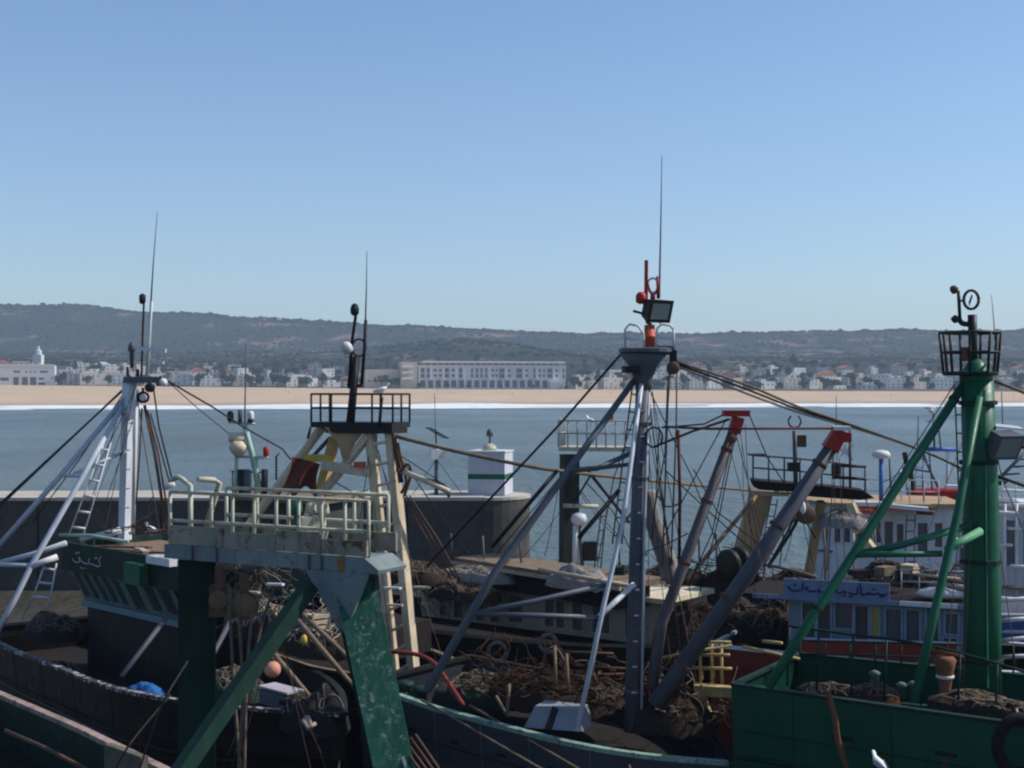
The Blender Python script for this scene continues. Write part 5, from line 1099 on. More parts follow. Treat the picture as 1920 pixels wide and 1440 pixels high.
stroke(T, nb + u * (nl - .06) - w * .014 + Vector((0, 0, .02)), -u, (0, 0, 1), [[(x * 1.22, y * .46) for x, y in smoothline(l, 4)] for l in LT], .027, INK, bo)
T.part('white_roof_tarp', G().ball(p(1770, 1112, 41.5), .5, sq=(1.7, .9, .36)), TARPWHITE, smooth=True); T.part('white_roof_edge', G().para(a + u * fx(1695) - w * .44 + Vector((0, 0, 1.30)), u * (fx(1800) - fx(1695)), w * .04, (0, 0, .13)), WHITE)
for x0, y0, x1, y1 in ((1866, 1128, 1925, 1122), (1870, 1164, 1925, 1160), (1874, 1202, 1925, 1196), (1880, 1232, 1925, 1230)): S(T, 'white_rail', WHITE, 4, [(x0, y0, 41), (x1, y1, 40.6)])
for k in range(5): S(T, 'roof_clutter_pole', (PALEROPE, NETORANGE, WHITE)[k % 3], 3.0, [(1720 + 14 * k, 1078 + 5 * k, 41.5), (1800 + 10 * k, 1086 + 8 * k, 41)])
for k, (x, y) in enumerate([(1590, 1086), (1610, 1076), (1660, 1070), (1706, 1066)]): T.part('cabin_crate', G().box(p(x, y, 43), (.55, .4, .26), .3 * k), (PLANK, DKWOOD, WOOD)[k % 3])

# ------------------------------------------------------------------ H: green trawler with the big green mast
T = Hb = Thing('green_trawler', (10, 30.5, 0), 'bright green trawler at right with thick green mast and caged lookout', 'fishing boat', 'fishing boats moored side by side')
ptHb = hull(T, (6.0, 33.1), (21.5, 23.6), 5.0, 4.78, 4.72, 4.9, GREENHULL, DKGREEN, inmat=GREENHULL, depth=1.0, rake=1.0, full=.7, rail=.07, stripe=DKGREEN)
D = 31.0
mo = T.part('mast', G().path([p(1842, 1330, D), p(1842, 1100, D), p(1838, 900, D), p(1832, 712, D)], .42, 12, .36), GREEN, smooth=True)
T.part('mast_seam', G().beam(p(1852, 1290, D - .42), p(1846, 730, D - .36), .05, .03), MATS['green_paint'], mo)
T.part('mast_cap', G().lathe(p(1830, 716, D), [(.36, 0), (.36, .14), (.2, .4), (.1, .5)], 12), GREEN, smooth=True)
nc = p(1819, 704, D); T.part('lookout_floor', G().lathe(nc, [(.56, 0), (.6, .03), (.6, .08), (.3, .1)], 16), DKGREEN)
BK = paint('nest_black', (.018, .022, .024), .5, .2, (.07, .04, .03), 3, .2)
pf = [nc + Vector((.57 * cos(t), .57 * sin(t), .08)) for t in [2 * pi * k / 9 + .2 for k in range(9)]]
railing(T, pf, .86, BK, 1, .032, (1.0, .5), close=True, flare=lambda q: Vector((q.x - nc.x, q.y - nc.y, 0)).normalized() * .10)
S(T, 'top_post', BK, 8, [(1828, 712, D), (1824, 640, D), (1823, 590, D)], r2=9)
T.part('direction_finder_loop', ring(p(1821, 562, D), .165, .034, sq=1.25), BK, smooth=True); T.part('loop_vane', G().prism([p(1818, 574, D), p(1824, 555, D), p(1822, 552, D), p(1817, 566, D)], (0, .03, 0)), BK)
T.part('curved_bracket', G().path(smoothline([p(1798, 598, D)[:], p(1804, 606, D)[:], p(1816, 607, D)[:], p(1823, 596, D)[:]], 4), .06, 8), BK, smooth=True)
S(T, 'signal_pole', BK, 3.4, [(1800, 602, D), (1797, 545, D)]); T.part('signal_lamp', G().lathe(p(1794, 548, D), [(.05, 0), (.1, .05), (.08, .14), (.03, .18)], 8, (-.6, 0, .6)), BROWNSTEEL, smooth=True); T.part('signal_lamp', G().lathe(p(1797, 599, D), [(.05, 0), (.09, .05), (.09, .1), (.03, .16)], 8, (-1, 0, .1)), BK, smooth=True); S(T, 'loop_arm', BK, 2, [(1799, 564, D), (1808, 564, D)])
T.part('horn', G().box(p(1811, 664, D - .5), (.16, .14, .30), .3), BROWNSTEEL)
S(T, 'whip_aerial', STEEL, 1.2, [(1866, 640, D + .5), (1863, 600, D + .5), (1859, 553, D + .5)], r2=.6)
S(T, 'mast_leg', GREEN, 8.5, [(1806, 722, D), (1690, 900, D - .7), (1593, 1050, D - 1.1), (1500, 1192, D - 1.5), (1440, 1290, D - 1.7)], r2=9.5)
S(T, 'mast_leg', GREEN, 8.0, [(1836, 745, D - .4), (1796, 960, D - 1.0), (1752, 1150, D - 1.6), (1714, 1316, D - 2.1)])
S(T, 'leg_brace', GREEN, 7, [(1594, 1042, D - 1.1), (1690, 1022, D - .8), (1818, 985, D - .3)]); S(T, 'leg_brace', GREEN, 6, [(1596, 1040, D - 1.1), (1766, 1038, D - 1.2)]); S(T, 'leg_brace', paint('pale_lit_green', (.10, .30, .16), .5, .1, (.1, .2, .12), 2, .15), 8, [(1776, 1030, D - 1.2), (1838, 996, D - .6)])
ladder(T, (1790, 725, D + .3), (1798, 935, D + .3), (1806, 725, D + .3), (1812, 935, D + .3), 6, 1.5, BLACK)
fl_ = p(1880, 830, D - .4); ax = Vector((.35, -.8, -.5)).normalized(); uu, ww = perp(ax)
flo = T.part('flood_light', G().add([fl_ + uu * (sx * (.36 if k else .26)) + ww * (sz * (.30 if k else .2)) + ax * (.22 if k else -.2) for k in (0, 1) for sx, sz in ((-1, -1), (1, -1), (1, 1), (-1, 1))], [[3, 2, 1, 0], [4, 5, 6, 7], [0, 1, 5, 4], [1, 2, 6, 5], [2, 3, 7, 6], [3, 0, 4, 7]]), STEEL)
T.part('lamp_glass', G().add([fl_ + uu * (sx * .3) + ww * (sz * .24) + ax * .225 for sx, sz in ((-1, -1), (1, -1), (1, 1), (-1, 1))], [[0, 1, 2, 3]]), LENS, flo); T.part('lamp_visor', G().para(fl_ + Vector((-.1, .1, .32)), (.6, 0, -.06), (0, .35, .05), (0, 0, .04)), TARPWHITE, flo)
S(T, 'lamp_arm', BLACK, 4, [(1856, 836, D), (1925, 838, D - .2)]); T.part('red_lamp', G().lathe(p(1912, 836, D - .3), [(.08, 0), (.1, .04), (.1, .2), (.05, .25)], 10), RED, smooth=True); S(T, 'lamp_bracket', GREEN, 5, [(1852, 870, D), (1862, 846, D), (1870, 842, D)])
S(T, 'aft_stay', WOOD, 3.2, [(1848, 708, D), (1890, 724, D), (1960, 752, D)]); S(T, 'aft_cable', DKROPE, 3, [(1850, 885, D), (1890, 900, D), (1940, 918, D)])
T.part('deck_cabin_front', G().para(p(1500, 1300, 32.6) , (5.0, -2.6, 0), (.1, .2, 0), (0, 0, -.5)), DKGREEN)
gr = S(T, 'guard_wire', DKGREEN, 2.6, smoothline([(1478, 1174, 31.5), (1600, 1190, 31), (1750, 1212, 30), (1930, 1262, 28.5)], 4))
for x, y in ((1480, 1176), (1535, 1184), (1600, 1192), (1662, 1200), (1730, 1212), (1800, 1226), (1870, 1246)): S(T, 'guard_post', DKGREEN, 2.4, [(x, y, 31.2 - (x - 1480) * .0062), (x - 4, y + 110, 31.2 - (x - 1480) * .0062)], gr)
VP = paint('vent_rust', (.17, .065, .035), .7, .35, (.25, .12, .07), 3, .25)
T.part('ventilator', G().lathe(p(1772, 1335, 30), [(.12, 0), (.12, .5), (.15, .7), (.20, .95), (.24, 1.12), (.17, 1.2)], 14), VP, smooth=True); T.part('vent_band', G().lathe(p(1772, 1272, 30), [(.15, 0), (.19, .02), (.19, .07), (.15, .08)], 14), TARPWHITE, smooth=True); S(T, 'vent_arm', VP, 8, [(1744, 1219, 30), (1772, 1222, 30), (1806, 1230, 30)], r2=5)
S(T, 'side_rope', cloth('rust_rope', (.15, .07, .04), 10, .4, .6), 6, smoothline([(1552, 1296, 29.3), (1566, 1350, 29.2), (1572, 1390, 29.2), (1590, 1450, 29.1)], 5), n=7)
T.part('tyre_fender', G().path([p(1912, 1398, 27.0) + Vector((.42 * cos(t), 0, .52 * sin(t))) for t in [2 * pi * k / 24 for k in range(25)]], .13, 8), RUBBER, smooth=True)
S(T, 'tyre_line', PALEROPE, 2.4, [(1910, 1350, 27.0), (1906, 1330, 27.2)])
for x, y in ((1690, 1284), (1712, 1282), (1640, 1262)): T.part('deck_fitting', G().lathe(p(x, y, 31.8), [(.09, -.3), (.09, -.05), (.14, 0), (.05, .06)], 8), paint('dull_fitting', (.12, .16, .13), .7, .3, (.05, .06, .05), 3, .3), smooth=True)

# ------------------------------------------------------------------ I: far right boat with red canister and white cabin
T = Ib = Thing('red_canister_boat', (27, 70, 0), 'white cabin boat far right with a long red canister on its roof', 'fishing boat', 'fishing boats moored side by side')
hull(T, (19, 78), (36, 62), 6.0, 2.4, 2.4, 2.8, WHITE, BLUE, inmat=WHITE, depth=.7)
D = 70.0; a, b = p(1740, 1150, D + 1), p(1960, 1150, D - 3); a.z = b.z = 1.8; u = b - a
wall(T, a, u, u.length, 3.9, frac(u.length, [(.06, .14, 2.2, 3.2), (.18, .26, 2.2, 3.2), (.55, .62, .4, 2.6), (.30, .38, 2.2, 3.2), (.42, .50, 2.2, 3.2), (.06, .2, .4, 1.6), (.28, .45, .4, 1.7), (.66, .76, 1.0, 3.2), (.82, .92, 1.0, 3.2)]), WW, thick=.15, frame=WHITE, fw=.08)
T.part('cabin_core', G().para(a + Vector((.2, .3, 0)), u, (.5, 3, 0), (0, 0, 3.85)), WW)
T.part('roof', G().para(a + Vector((-.5, -.5, 3.92)), u * 1.1, (.6, 4, 0), (0, 0, .16)), WHITE)
T.part('red_canister', G().path([p(1704, 926, D - .5), p(1712, 926, D - .5), p(1812, 926, D - 1.5), p(1820, 926, D - 1.5)], .30, 12), RED, smooth=True)
for y, x0, x1 in ((912, 1772, 1880), (934, 1800, 1900), (918, 1850, 1925), (940, 1870, 1925)): T.part('white_roof_panel', G().beam(p(x0, y, D - 1.8), p(x1, y + 4, D - 2.2), .5, .16), TARPWHITE)
ladder(T, (1716, 920, D), (1718, 852, D), (1730, 920, D), (1731, 852, D), 4, 1.4, BLUEWHITE); S(T, 'mast', STEEL, 3, [(1728, 846, D), (1790, 980, D - 1)]); S(T, 'yard', BLUE, 4, [(1728, 842, D), (1795, 843, D)])
S(T, 'whip_aerial', STEEL, 1.3, [(1720, 850, D), (1722, 780, D)], r2=.8); S(T, 'aerial_pole', STEEL, 2, [(1752, 840, D), (1750, 770, D)]); T.part('anemometer', G().box(p(1744, 765, D), (.5, .1, .1)).ball(p(1746, 770, D), .13), TARPWHITE, smooth=True); T.part('radar_scanner', G().beam(p(1738, 790, D), p(1772, 786, D), .15, .15), WHITE)
S(T, 'mast', BLUEWHITE, 3, [(1775, 925, D), (1778, 845, D)]); S(T, 'derrick', SLATE, 3.5, [(1876, 895, D - 2), (1925, 845, D - 2)]); T.part('dark_lamp', G().ball(p(1874, 902, D - 2), .35, sq=(1.2, 1, .6)), BLACK, smooth=True)
for k in range(3): S(T, 'crane_rung', STEEL, 2, [(1880 + 12 * k, 890 - 14 * k, D - 2), (1912 + 10 * k, 888 - 14 * k, D - 2)])
S(T, 'whip_aerial', STEEL, 1.0, [(1880, 800, D - 2), (1878, 735, D - 2)]); S(T, 'whip_aerial', STEEL, .9, [(1568, 800, D), (1568, 742, D)], r2=.6)
T.part('rubber_hose', G().path(smoothline([p(1696, 848, D - 6)[:], p(1700, 868, D - 6)[:], p(1708, 890, D - 6)[:], p(1712, 925, D - 6)[:]], 4), .12, 8), DKROPE, smooth=True)

# ------------------------------------------------------------------ J: pale green mast boat behind the gantry
T = Jb = Thing('mint_mast_boat', (-11, 60, 0), 'small boat behind at left with a mint mast, radar and red lamp', 'fishing boat', 'fishing boats moored side by side')
hull(T, (-17, 66), (-8, 56.5), 4.6, 2.6, 2.6, 3.0, BLACKHULL, MINT, inmat=DKWOOD, depth=.7)
D = 60.0
DG_ = paint('dull_grey_green', (.035, .045, .042), .7, .3, (.06, .04, .03), 1.5, .3)
a, b = p(420, 1010, D), p(600, 1016, D - 3); a.z = b.z = 3.2; u = b - a
wall(T, a, u, u.length, 3.5, frac(u.length, [(.1, .2, 1.8, 2.9), (.3, .4, 1.8, 2.9), (.5, .6, 1.8, 2.9), (.7, .8, 1.8, 2.9)]), DG_, thick=.12)
T.part('wheelhouse_core', G().para(a + Vector((.3, .5, 0)), u * .98, (1.2, 2.6, 0), (0, 0, 3.45)), DG_); T.part('roof', G().para(a + Vector((-.3, -.4, 3.52)), u * 1.08, (1.5, 3.4, 0), (0, 0, .14)), WOOD)
T.part('deckhouse', G().para(a + Vector((-.1, .1, -1.5)), u * 1.1, (1.4, 3.0, 0), (0, 0, 1.48)), BLACKHULL)
T.part('mast', G().path([p(458, 795, D), p(472, 850, D), p(490, 935, D)], .11, 8, .14), MINT, smooth=True)
S(T, 'yard', MINT, 2.4, [(428, 791, D), (478, 795, D)]); S(T, 'mast_pole', STEEL, 4, [(450, 795, D), (450, 768, D)]); S(T, 'whip_aerial', STEEL, 1.4, [(459, 795, D), (460, 720, D), (461, 645, D)], r2=1.0)
for x, m_ in ((432, DKGREEN), (470, TARPWHITE)): T.part('mast_lamp', G().lathe(p(x, 790, D), [(.1, 0), (.14, .1), (.14, .34), (.08, .44)], 10), m_, smooth=True)
T.part('mast_lamp', G().lathe(p(470, 792, D - .1), [(.12, 0), (.14, .05), (.12, .16)], 10), BLACK, smooth=True)
T.part('radar_drum', G().lathe(p(429, 820, D), [(.2, 0), (.22, .05), (.2, .68)], 12, (1, .1, 0)), CR, smooth=True); T.part('radar_pedestal', G().lathe(p(447, 854, D), [(.2, 0), (.38, .25), (.4, .4), (.26, .62)], 10), CR, smooth=True)
S(T, 'radar_post', MINT, 3.6, [(444, 852, D), (441, 935, D)]); S(T, 'crossbar', MINT, 2.6, [(440, 856, D), (503, 858, D)]); S(T, 'mast_leg', MINT, 2.6, [(482, 860, D), (478, 935, D)])
T.part('red_lamp', G().lathe(p(499, 855, D), [(.09, 0), (.13, .04), (.13, .34), (.06, .4)], 10), RED, smooth=True); S(T, 'lamp_post', BROWNSTEEL, 2, [(518, 900, D), (518, 856, D), (524, 850, D)])
for x in (452, 462, 496): T.part('exhaust', G().tube(p(x, 935, D), p(x, 880, D), .14, n=8), BLACK if x != 462 else STEEL, smooth=True)
for x in (436, 455, 470): S(T, 'rail_post', STEEL, 1.4, [(x, 935, D), (x, 882, D)])
S(T, 'rail', STEEL, 1.3, [(434, 884, D), (500, 886, D)])

# ------------------------------------------------------------------ gear lying on the decks
heap('net_heap', p(1040, 1300, 34.8), 1.9, 1.2, .75, NETBROWN, 'rust-brown net heap on the slate trawler deck behind its mint rail', seed=1, rz=-.5, cords=70, cmat=NETORANGE)
heap('net_heap', p(900, 1300, 35.8), 1.3, 1.0, .5, NETGREEN, 'low dark green net heap at the stern of the slate trawler', seed=2, rz=-.5, cords=40, cmat=ROPE)
heap('net_heap', p(1250, 1345, 33.2), 1.2, .8, .9, NETBROWN, 'dark net pile at the foot of the grey centre mast', seed=3, rz=-.4, cords=40, cmat=NETORANGE)
heap('net_mound', p(1345, 1150, 50.5), 3.0, 1.8, 2.0, NETBROWN, 'large brown net mound on the boat with the tan gantry', seed=4, rz=-.7, cords=90, cmat=NETBROWN)
heap('net_mound', p(1250, 1145, 51.5), 1.9, 1.6, 1.7, NETBROWN, 'rounded brown net mound just right of the grey centre mast', seed=5, rz=-.7, cords=50)
heap('net_mound', p(1440, 1180, 46.5), 2.2, 1.5, 1.3, NETDARK, 'dark net mound left of the blue name board', seed=6, rz=-.6, cords=60)
heap('net_mound', p(1500, 1115, 50), 1.9, 1.3, .9, NETDARK, 'long dark net mound in front of the white wheelhouse', seed=16, rz=-.6, cords=40)
heap('net_mound', p(1690, 1122, 45), 2.3, 1.2, 1.3, NETDARK, 'dark heap behind the blue name board roof', seed=7, rz=-.4, cords=30)
heap('net_heap', p(1842, 1326, 29.2), 1.2, .42, .30, NETBROWN, 'brown net draped along the green trawler rail', seed=8, rz=-.55, cords=40, cmat=WOOD)
heap('net_heap', p(1640, 1305, 30.6), .6, .35, .28, NETORANGE, 'small rust-coloured rope pile on the green trawler deck', seed=9, rz=-.5, cords=24)
heap('tarp_bundle', p(1085, 1088, 46.2), 1.3, .6, .5, TARPGREY, 'pale grey tarp bundle on the beige deckhouse roof', 'tarp', seed=10, rz=-.7, cords=0)
heap('net_heap', p(905, 1075, 50.2), 1.5, .8, .3, TARPGREY, 'grey net folded on the upper roof of the black-hulled boat', seed=11, rz=-.7, cords=30, cmat=PALEROPE)
heap('net_heap', p(870, 1108, 49.8), 1.6, .8, .5, NETBROWN, 'tangled brown net hanging over the beige deckhouse windows', seed=12, rz=-.7, cords=60, cmat=ROPE)
heap('tarp_bundle', p(277, 1298, 37.6), 1.0, .4, .26, TARPBLUE, 'bright blue tarp lying on the white-railed black trawler', 'tarp', seed=13, rz=-.9, cords=0)
heap('net_heap', p(100, 1180, 45.6), 1.3, .9, .5, NETDARK, 'dark net heap at the stern of the black trawler below the ladder', seed=14, rz=-.9, cords=40)
heap('net_heap', p(430, 1285, 36.6), 1.3, .8, .45, NETGREEN, 'green-grey net on the black trawler foredeck behind the hanging blocks', seed=15, rz=-.9, cords=40)
heap('net_heap', p(600, 1205, 39.5), 1.6, 1.0, .7, NETBROWN, 'grey-brown net pile between the legs of the green gantry', seed=17, rz=-.9, cords=60, cmat=PALEROPE)
heap('net_heap', p(480, 1170, 41.5), 1.6, 1.0, .8, NETBROWN, 'brown net pile behind the hanging wooden blocks', seed=18, rz=-.9, cords=60, cmat=PALEROPE)
heap('net_heap', p(770, 1075, 51), 1.6, 1.0, .5, NETBROWN, 'brown net roll beside the beige ladder legs', seed=19, rz=-.6, cords=40)
c = p(511, 1255, 33.6); T = Thing('net_float', c, 'round orange net float hanging behind the green brace', 'float'); T.part('ball', G().ball(c, .20, 16), paint('float_orange', (.55, .24, .15), .6, .1, (.4, .2, .14), 4, .1), smooth=True); T.part('lug', G().tube(c + Vector((0, 0, .18)), c + Vector((0, 0, .28)), .04), BROWNSTEEL)
for k, (x, y, r_, m_, lb) in enumerate([(513, 1210, .10, YELLOW, 'small yellow-green float above the orange ball'), (570, 1199, .08, YELLOW, 'tiny yellow float right of the green brace'), (463, 1280, .08, TARPWHITE, 'small white float on the hanging rope'), (533, 1180, .13, TARPWHITE, 'white buoy wedged behind the green brace')]):
    c = p(x, y, 33.0); T = Thing('small_float', c, lb, 'float', 'small floats hung among the ropes'); T.part('ball', G().ball(c, r_, 10, (1, 1, 1.5)), m_, smooth=True); T.part('eye', G().tube(c + Vector((0, 0, r_ * 1.4)), c + Vector((0, 0, r_ * 1.9)), r_ * .25, n=6), BROWNSTEEL)
for k, (x, y, dd, sz, m_, lb) in enumerate([(640, 1125, 40, .8, WOOD, 'wooden crate right of the gantry leg top'), (596, 1180, 39, .6, PLANK, 'small pale crate under the green gantry'), (1165, 1090, 47, .7, NETGREEN, 'green crate on the beige deckhouse roof left of the mast'), (690, 1185, 39.5, .7, paint('turquoise', (.12, .3, .26), .6, .2, (.2, .2, .2), 3, .2), 'turquoise crate beside the beige ladder legs')]):
    c = p(x, y, dd); T = Thing('crate', c, lb, 'crate', 'crates on the decks'); rz = .4 * k + .3
    for j in range(3): T.part('slat', G().box(c + Vector((0, 0, sz * (.12 + .26 * j))), (sz, sz * .7, sz * .17), rz), m_)
    for sx in (-1, 1):
        for sy in (-1, 1): o_ = Matrix.Rotation(rz, 3, 'Z') @ Vector((sx * sz * .42, sy * sz * .27, 0)); T.part('corner_post', G().box(c + o_ + Vector((0, 0, sz * .42)), (sz * .1, sz * .1, sz * .86), rz), m_)
gull(p(283, 1005, 43.2), 2.6, 'white seagull on the roof of the dark green wheelhouse')
gull(p(1648, 1452, 27.6), 1.9, 'white seagull at the bottom edge in front of the green hull')

heap('tarp_heap', p(120, 1268, 41.2), 1.0, .55, .5, NETDARK, 'black tarp hung over the white rail of the black trawler at left', 'tarp', seed=21, rz=-.9, cords=10)
heap('tarp_heap', p(590, 1345, 32.7), 1.0, .8, .75, NETDARK, 'black tarp heaped over the bow beside the chipped green leg', 'tarp', seed=22, rz=-.9, cords=8)
heap('net_mound', p(1300, 1205, 45.6), 1.5, 1.0, 1.25, NETBROWN, 'brown net mound at the right end of the beige deckhouse', seed=23, rz=-.6, cords=60, cmat=NETORANGE)
heap('net_heap', p(1560, 1300, 31.6), .9, .5, .25, NETDARK, 'low dark net on the left end of the green trawler deck', seed=24, rz=-.5, cords=20)
heap('tarp_heap', p(1580, 975, 49.2), .9, .5, .45, TARPGREY, 'grey-brown canvas bundle hung under the crescent gantry platform', 'tarp', seed=25, rz=-.3, cords=10)

def tangle(T, name, c, ax, ay, az, n, r, mat, seed, drop=0.0):
    "loose rope ends and twine strewn over a patch of deck: nobody could count them"
    rr = random.Random(seed); g = G(); c = Vector(c)
    for _ in range(n):
        q = c + Vector((rr.uniform(-ax, ax), rr.uniform(-ay, ay), rr.uniform(0, az))); d = Vector((rr.gauss(0, 1), rr.gauss(0, 1), rr.gauss(0, .5) - drop)).normalized(); pts = [q]
        for i in range(rr.randint(4, 9)):
            d = (d + Vector((rr.gauss(0, .5), rr.gauss(0, .5), rr.gauss(0, .3) - drop * .3))).normalized(); q = q + d * (.12 + .1 * rr.random()); q.z = max(q.z, c.z - (drop * 2)); pts.append(q.copy())
        g.path(smoothline([tuple(v) for v in pts], 3), rr.uniform(.5, 1.2) * r, 5)
    T.part(name, g, mat, smooth=True, kind='stuff')
tangle(Cb, 'tangled_rope', p(1020, 1290, 34.6), 1.6, .8, .7, 90, .014, NETORANGE, 1); tangle(Cb, 'tangled_rope', p(1180, 1300, 34), 1.2, .7, .6, 60, .014, ROPE, 2); tangle(Cb, 'tangled_rope', p(1310, 1345, 33), .7, .5, .7, 40, .015, WOOD, 3)
tangle(Db, 'tangled_rope', p(870, 1118, 50), 1.6, .6, .9, 70, .015, ROPE, 4, .4); tangle(Zb, 'tangled_rope', p(480, 1120, 41), 1.2, .8, 1.6, 80, .016, ROPE, 5, .6); tangle(Zb, 'tangled_rope', p(610, 1170, 40), 1.0, .8, 1.2, 50, .015, PALEROPE, 6, .3)
tangle(Eb, 'tangled_rope', p(1330, 1090, 49), 2.2, .8, .8, 60, .016, NETBROWN, 7, .3); tangle(Gb, 'tangled_rope', p(1790, 1090, 42), 1.0, .5, .5, 40, .015, NETORANGE, 8); tangle(A, 'tangled_rope', p(260, 1000, 42.8), 1.0, .8, .3, 14, .02, NETORANGE, 9)
for x0, y0, x1, y1, dd in ((955, 1282, 950, 1345, 33.6), (930, 1305, 948, 1338, 33.8), (1040, 1210, 1042, 1290, 34.2), (1062, 1225, 1066, 1300, 34)): S(Cb, 'deck_stick', WOOD, 3, [(x0, y0, dd), (x1, y1, dd - .2)])
S(Cb, 'arched_pipe', BROWNSTEEL, 3, smoothline([(1015, 1262, 34.5), (1025, 1222, 34.5), (1042, 1216, 34.5), (1056, 1238, 34.5), (1058, 1268, 34.5)], 4))
for x0, y0, x1, y1 in ((1060, 1222, 1150, 1226), (1050, 1268, 1170, 1264), (1080, 1248, 1200, 1256)): S(Cb, 'deck_spar', BROWNSTEEL, 2.6, [(x0, y0, 34.6), (x1, y1, 34.2)])

# collars, cleats and weld bands on the larger spars
def collar(T, a, b, t, r, mat, h=.05, parent=None):
    A_, B_2 = p(*a), p(*b); c = A_.lerp(B_2, t); T.part('weld_collar', G().lathe(c, [(r, -h), (r * 1.14, -h * .8), (r * 1.14, h * .8), (r, h)], 12, (B_2 - A_)), mat, parent)
for t in (.12, .3, .52, .74, .9): collar(Cb, (1186, 1372, 33), (1206, 730, 33), t, .19, STEEL)
for t in (.1, .33, .6, .85): collar(Cb, (1571, 820, 32.4), (1228, 1322, 32.6), t, .16 + .05 * t, BROWNSTEEL)
for t in (.15, .4, .7): collar(Cb, (1384, 785, 32.7), (1240, 1170, 32.8), t, .12 + .02 * t, BROWNSTEEL)
for t in (.15, .45, .75, .93): collar(Hb, (1842, 1330, 31), (1833, 712, 31), t, .42 - .055 * t, DKGREEN)
for t in (.06, .35, .62, .9): collar(Hb, (1806, 722, 31), (1500, 1192, 29.5), t, .105, DKGREEN)
# white pieces added for sunlit edges and panels, among other right-hand roof gear
for x0, y0, x1, y1, dd, m_ in ((1602, 944, 1660, 946, 58.2, TARPWHITE), (1664, 948, 1740, 955, 58, TARPWHITE), (1600, 956, 1640, 960, 58, ORANGE), (1720, 960, 1752, 962, 58, BROWNSTEEL)): Fb.part('lit_edge_and_gear', G().beam(p(x0, y0, dd), p(x1, y1, dd - .3), .42, .16), m_)
for x, y in ((1770, 985), (1786, 1010), (1800, 1060), (1890, 960), (1905, 990), (1882, 1020), (1910, 1060), (1896, 1100)): Ib.part('cabin_shelf', G().beam(p(x - 16, y, 67), p(x + 16, y + 2, 66.8), .5, .10), TARPWHITE if x % 4 else WOOD)
for x in (1758, 1778, 1862, 1884, 1906): S(Ib, 'cabin_post', WHITE, 3, [(x, 945, 67), (x, 1140, 67)])
for x0, y0, x1, y1, dd in ((1700, 905, 1702, 940, 66), (1712, 880, 1745, 885, 66), (1742, 845, 1748, 920, 66), (1760, 800, 1764, 842, 66)): S(Ib, 'thin_pole', STEEL, 1.6, [(x0, y0, dd), (x1, y1, dd)])
# more running rigging between the masts
for pts, m_ in (([(1196, 760, 33), (1150, 900, 34), (1120, 1060, 36)], DKROPE), ([(1218, 760, 33), (1236, 900, 33), (1262, 1060, 33)], DKROPE), ([(1212, 720, 33), (1300, 900, 33.2), (1352, 1040, 33.4)], DKROPE), ([(1070, 870, 52), (1000, 955, 51), (930, 1040, 50)], DKROPE), ([(1100, 905, 52), (1150, 960, 52), (1190, 1050, 52)], DKROPE), ([(732, 830, 41), (800, 930, 42), (880, 1040, 44)], DKROPE), ([(1500, 900, 50), (1470, 990, 50), (1462, 1062, 50)], DKROPE), ([(1620, 930, 50), (1650, 1000, 50), (1662, 1060, 50)], ROPE), ([(1838, 730, 31), (1880, 900, 34), (1925, 1010, 36)], DKROPE), ([(1790, 720, 31), (1700, 860, 33), (1600, 1020, 36)], DKROPE), ([(255, 730, 45.7), (275, 860, 45), (300, 1000, 44)], BROWNSTEEL), ([(230, 740, 46), (150, 860, 45.6), (60, 980, 45)], DKROPE)):
    S(Cb if pts[0][0] > 1000 and pts[0][0] < 1250 else (Hb if pts[0][0] > 1700 else (A if pts[0][0] < 400 else Db)), 'running_line', m_, 1.1, pts, n=5)

# plate seams, scuppers and rubbed patches on the nearest hull sides
for T_, pt_, ts, mt in ((Hb, ptHb, (.08, .2, .32, .44), DKGREEN), (Cb, ptCb, (.15, .3, .45, .6, .75), SLATE), (A, ptA, (.3, .42, .54, .66, .78), BLACK)):
    for t in ts: T_.part('plate_seam', G().path([pt_(t, 1, k) for k in (.55, .75, .9, .99)], .014, 5), mt, smooth=True)
    for t in ts:
        q = pt_(t + .05, 1, .86); q2 = pt_(t + .075, 1, .86); d_ = q2 - q; T_.part('scupper', G().beam(q, q2, .05, .09), BLACK)
        q = pt_(t + .062, 1, .84); q3 = pt_(t + .062, 1, .66); T_.part('rust_run', G().beam(q, q3, .10, .012, up=(-.5, -.85, 0), w2=.03), BROWNSTEEL)
Gb.part('red_bulwark', G().beam(p(1486, 1216, 41.9), p(1792, 1226, 40.2), .06, .50), REDHULL); Gb.part('bulwark_cap', G().beam(p(1486, 1198, 41.9), p(1792, 1206, 40.2), .12, .06), BLUEWHITE)

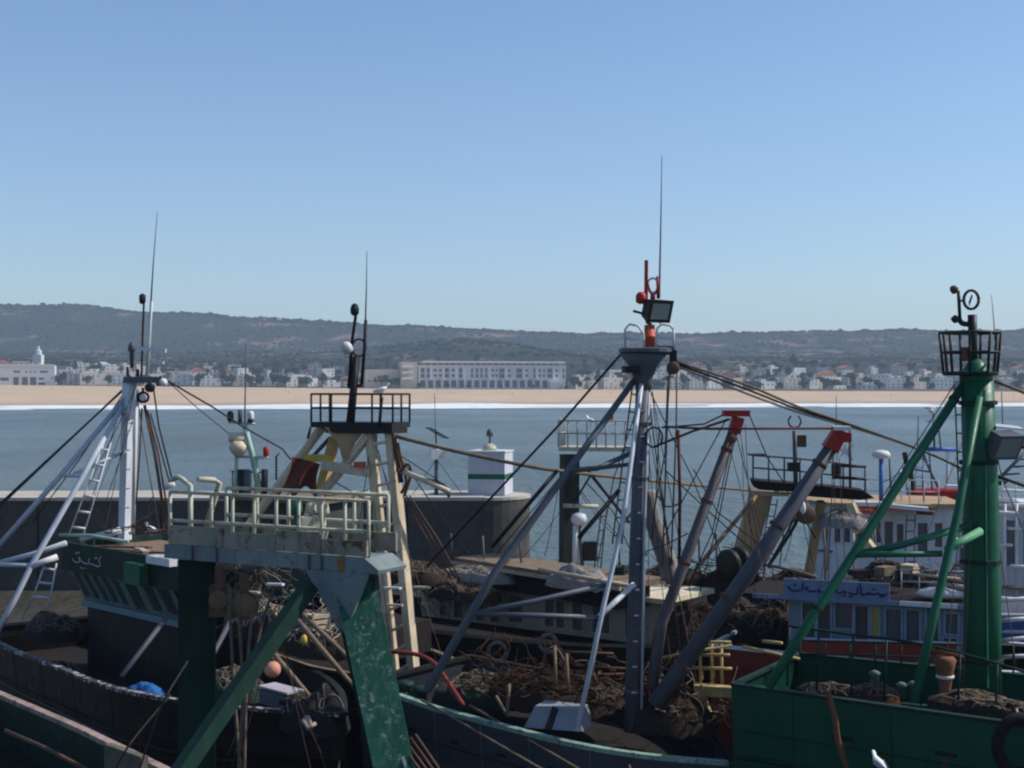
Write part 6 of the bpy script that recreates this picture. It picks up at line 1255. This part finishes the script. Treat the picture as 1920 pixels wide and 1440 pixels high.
# rails, ladders and poles crowding the right-hand boats
railing(Fb, [p(1600, 940, 60.5), p(1760, 944, 58.6)], .95, BLUEWHITE, 6, .025, (1.0, .5)); railing(Ib, [p(1830, 938, 68), p(1930, 942, 66)], 1.0, WHITE, 4, .03, (1.0, .5))
railing(Gb, [p(1690, 1112, 42.0), p(1860, 1118, 41.0)], .7, BLUEWHITE, 5, .02, (1.0, .5)); railing(Hb, [p(1500, 1250, 33.2), p(1690, 1256, 32.4), p(1900, 1262, 31.4)], .62, DKGREEN, 4, .022, (1.0, .5))
ladder(Fb, (1700, 965, 58.3), (1694, 1130, 58.3), (1716, 965, 58.3), (1712, 1130, 58.3), 8, 1.3, STEEL); ladder(Eb, (1446, 935, 49.6), (1416, 1085, 49.4), (1458, 936, 49.6), (1430, 1086, 49.4), 7, 1.2, STEEL)
for x, y0, y1, dd, m_ in ((1668, 860, 945, 58, STEEL), (1688, 880, 945, 58, WHITE), (1730, 890, 950, 60, STEEL), (1545, 985, 1100, 56, WOOD), (1600, 1000, 1095, 55, PLANK), (1640, 990, 1090, 54, STEEL), (1820, 1050, 1110, 42, WHITE), (1310, 1010, 1090, 50, WOOD), (1342, 1000, 1085, 50, STEEL), (1160, 1000, 1090, 48, STEEL), (845, 1000, 1050, 52, STEEL), (905, 1005, 1060, 51, WOOD), (975, 1010, 1066, 50, STEEL), (540, 985, 1060, 46, WOOD), (470, 990, 1050, 47, STEEL)):
    S(Fb if dd > 52.5 and x > 1200 else (Gb if dd < 43 else (Eb if x > 1200 else (Db if x > 800 else Zb))), 'standing_pole', m_, 1.9, [(x, y0, dd), (x + 3, y1, dd)])
rl = random.Random(77)
for T_, hx_, hy_, hd, lo, hi, yb, n_ in ((Cb, 1210, 690, 33, 1060, 1330, 1260, 9), (Cb, 1384, 790, 32.7, 1290, 1480, 1150, 5), (Cb, 1574, 815, 32.4, 1420, 1600, 1170, 5), (Hb, 1832, 715, 31, 1600, 1915, 1290, 7), (Eb, 1500, 905, 50, 1380, 1560, 1080, 5), (Zb, 700, 810, 41, 560, 860, 1230, 8), (Db, 1068, 862, 52.5, 930, 1180, 1075, 6), (A, 243, 725, 45.8, 30, 330, 1120, 6), (B, 520, 1100, 22.6, 380, 640, 1460, 6)):
    for _ in range(n_):
        xb = rl.uniform(lo, hi); ybb = yb + rl.uniform(-70, 50); db = hd + rl.uniform(-1.2, 1.2); t0 = p(hx_ + rl.uniform(-14, 14), hy_ + rl.uniform(0, 60), hd); t1 = p(xb, ybb, db)
        T_.part('thin_stay', G().path(sag(t0, t1, rl.uniform(0, .25), 7), rl.uniform(.55, 1.0) * hd / F, 5), rl.choice([DKROPE, DKROPE, ROPE, BROWNSTEEL]), smooth=True)
# net corks and coloured twine over the heaps
corks = [p(980 + 14 * k, 1285 + 9 * sin(k * 1.3), 34.2) for k in range(12)]
Cb.part('cork_line', G().path(corks, .012, 5), PALEROPE, smooth=True)
for q in corks: Cb.part('cork', G().ball(q, .05, 8, (1.3, 1, 1)), TARPWHITE if rl.random() < .4 else NETORANGE, smooth=True)

# ------------------------------------------------------------------ haze
m = bpy.data.materials.new('haze_air'); m.use_nodes = True; nt = m.node_tree
nt.nodes.remove(nt.nodes['Principled BSDF'])
pv = nt.nodes.new('ShaderNodeVolumePrincipled'); pv.inputs['Color'].default_value = (0.66, 0.82, 1.0, 1); pv.inputs['Density'].default_value = 1.55e-4
pv.inputs['Anisotropy'].default_value = 0.0
nt.links.new(pv.outputs[0], nt.nodes['Material Output'].inputs['Volume'])
hz = setting('haze', G().para((-4600, -700, -3.5), (9200, 0, 0), (0, 5200, 0), (0, 0, 230)), m, kind='stuff')
hz['label'] = 'thin blue sea haze over the bay and hills'
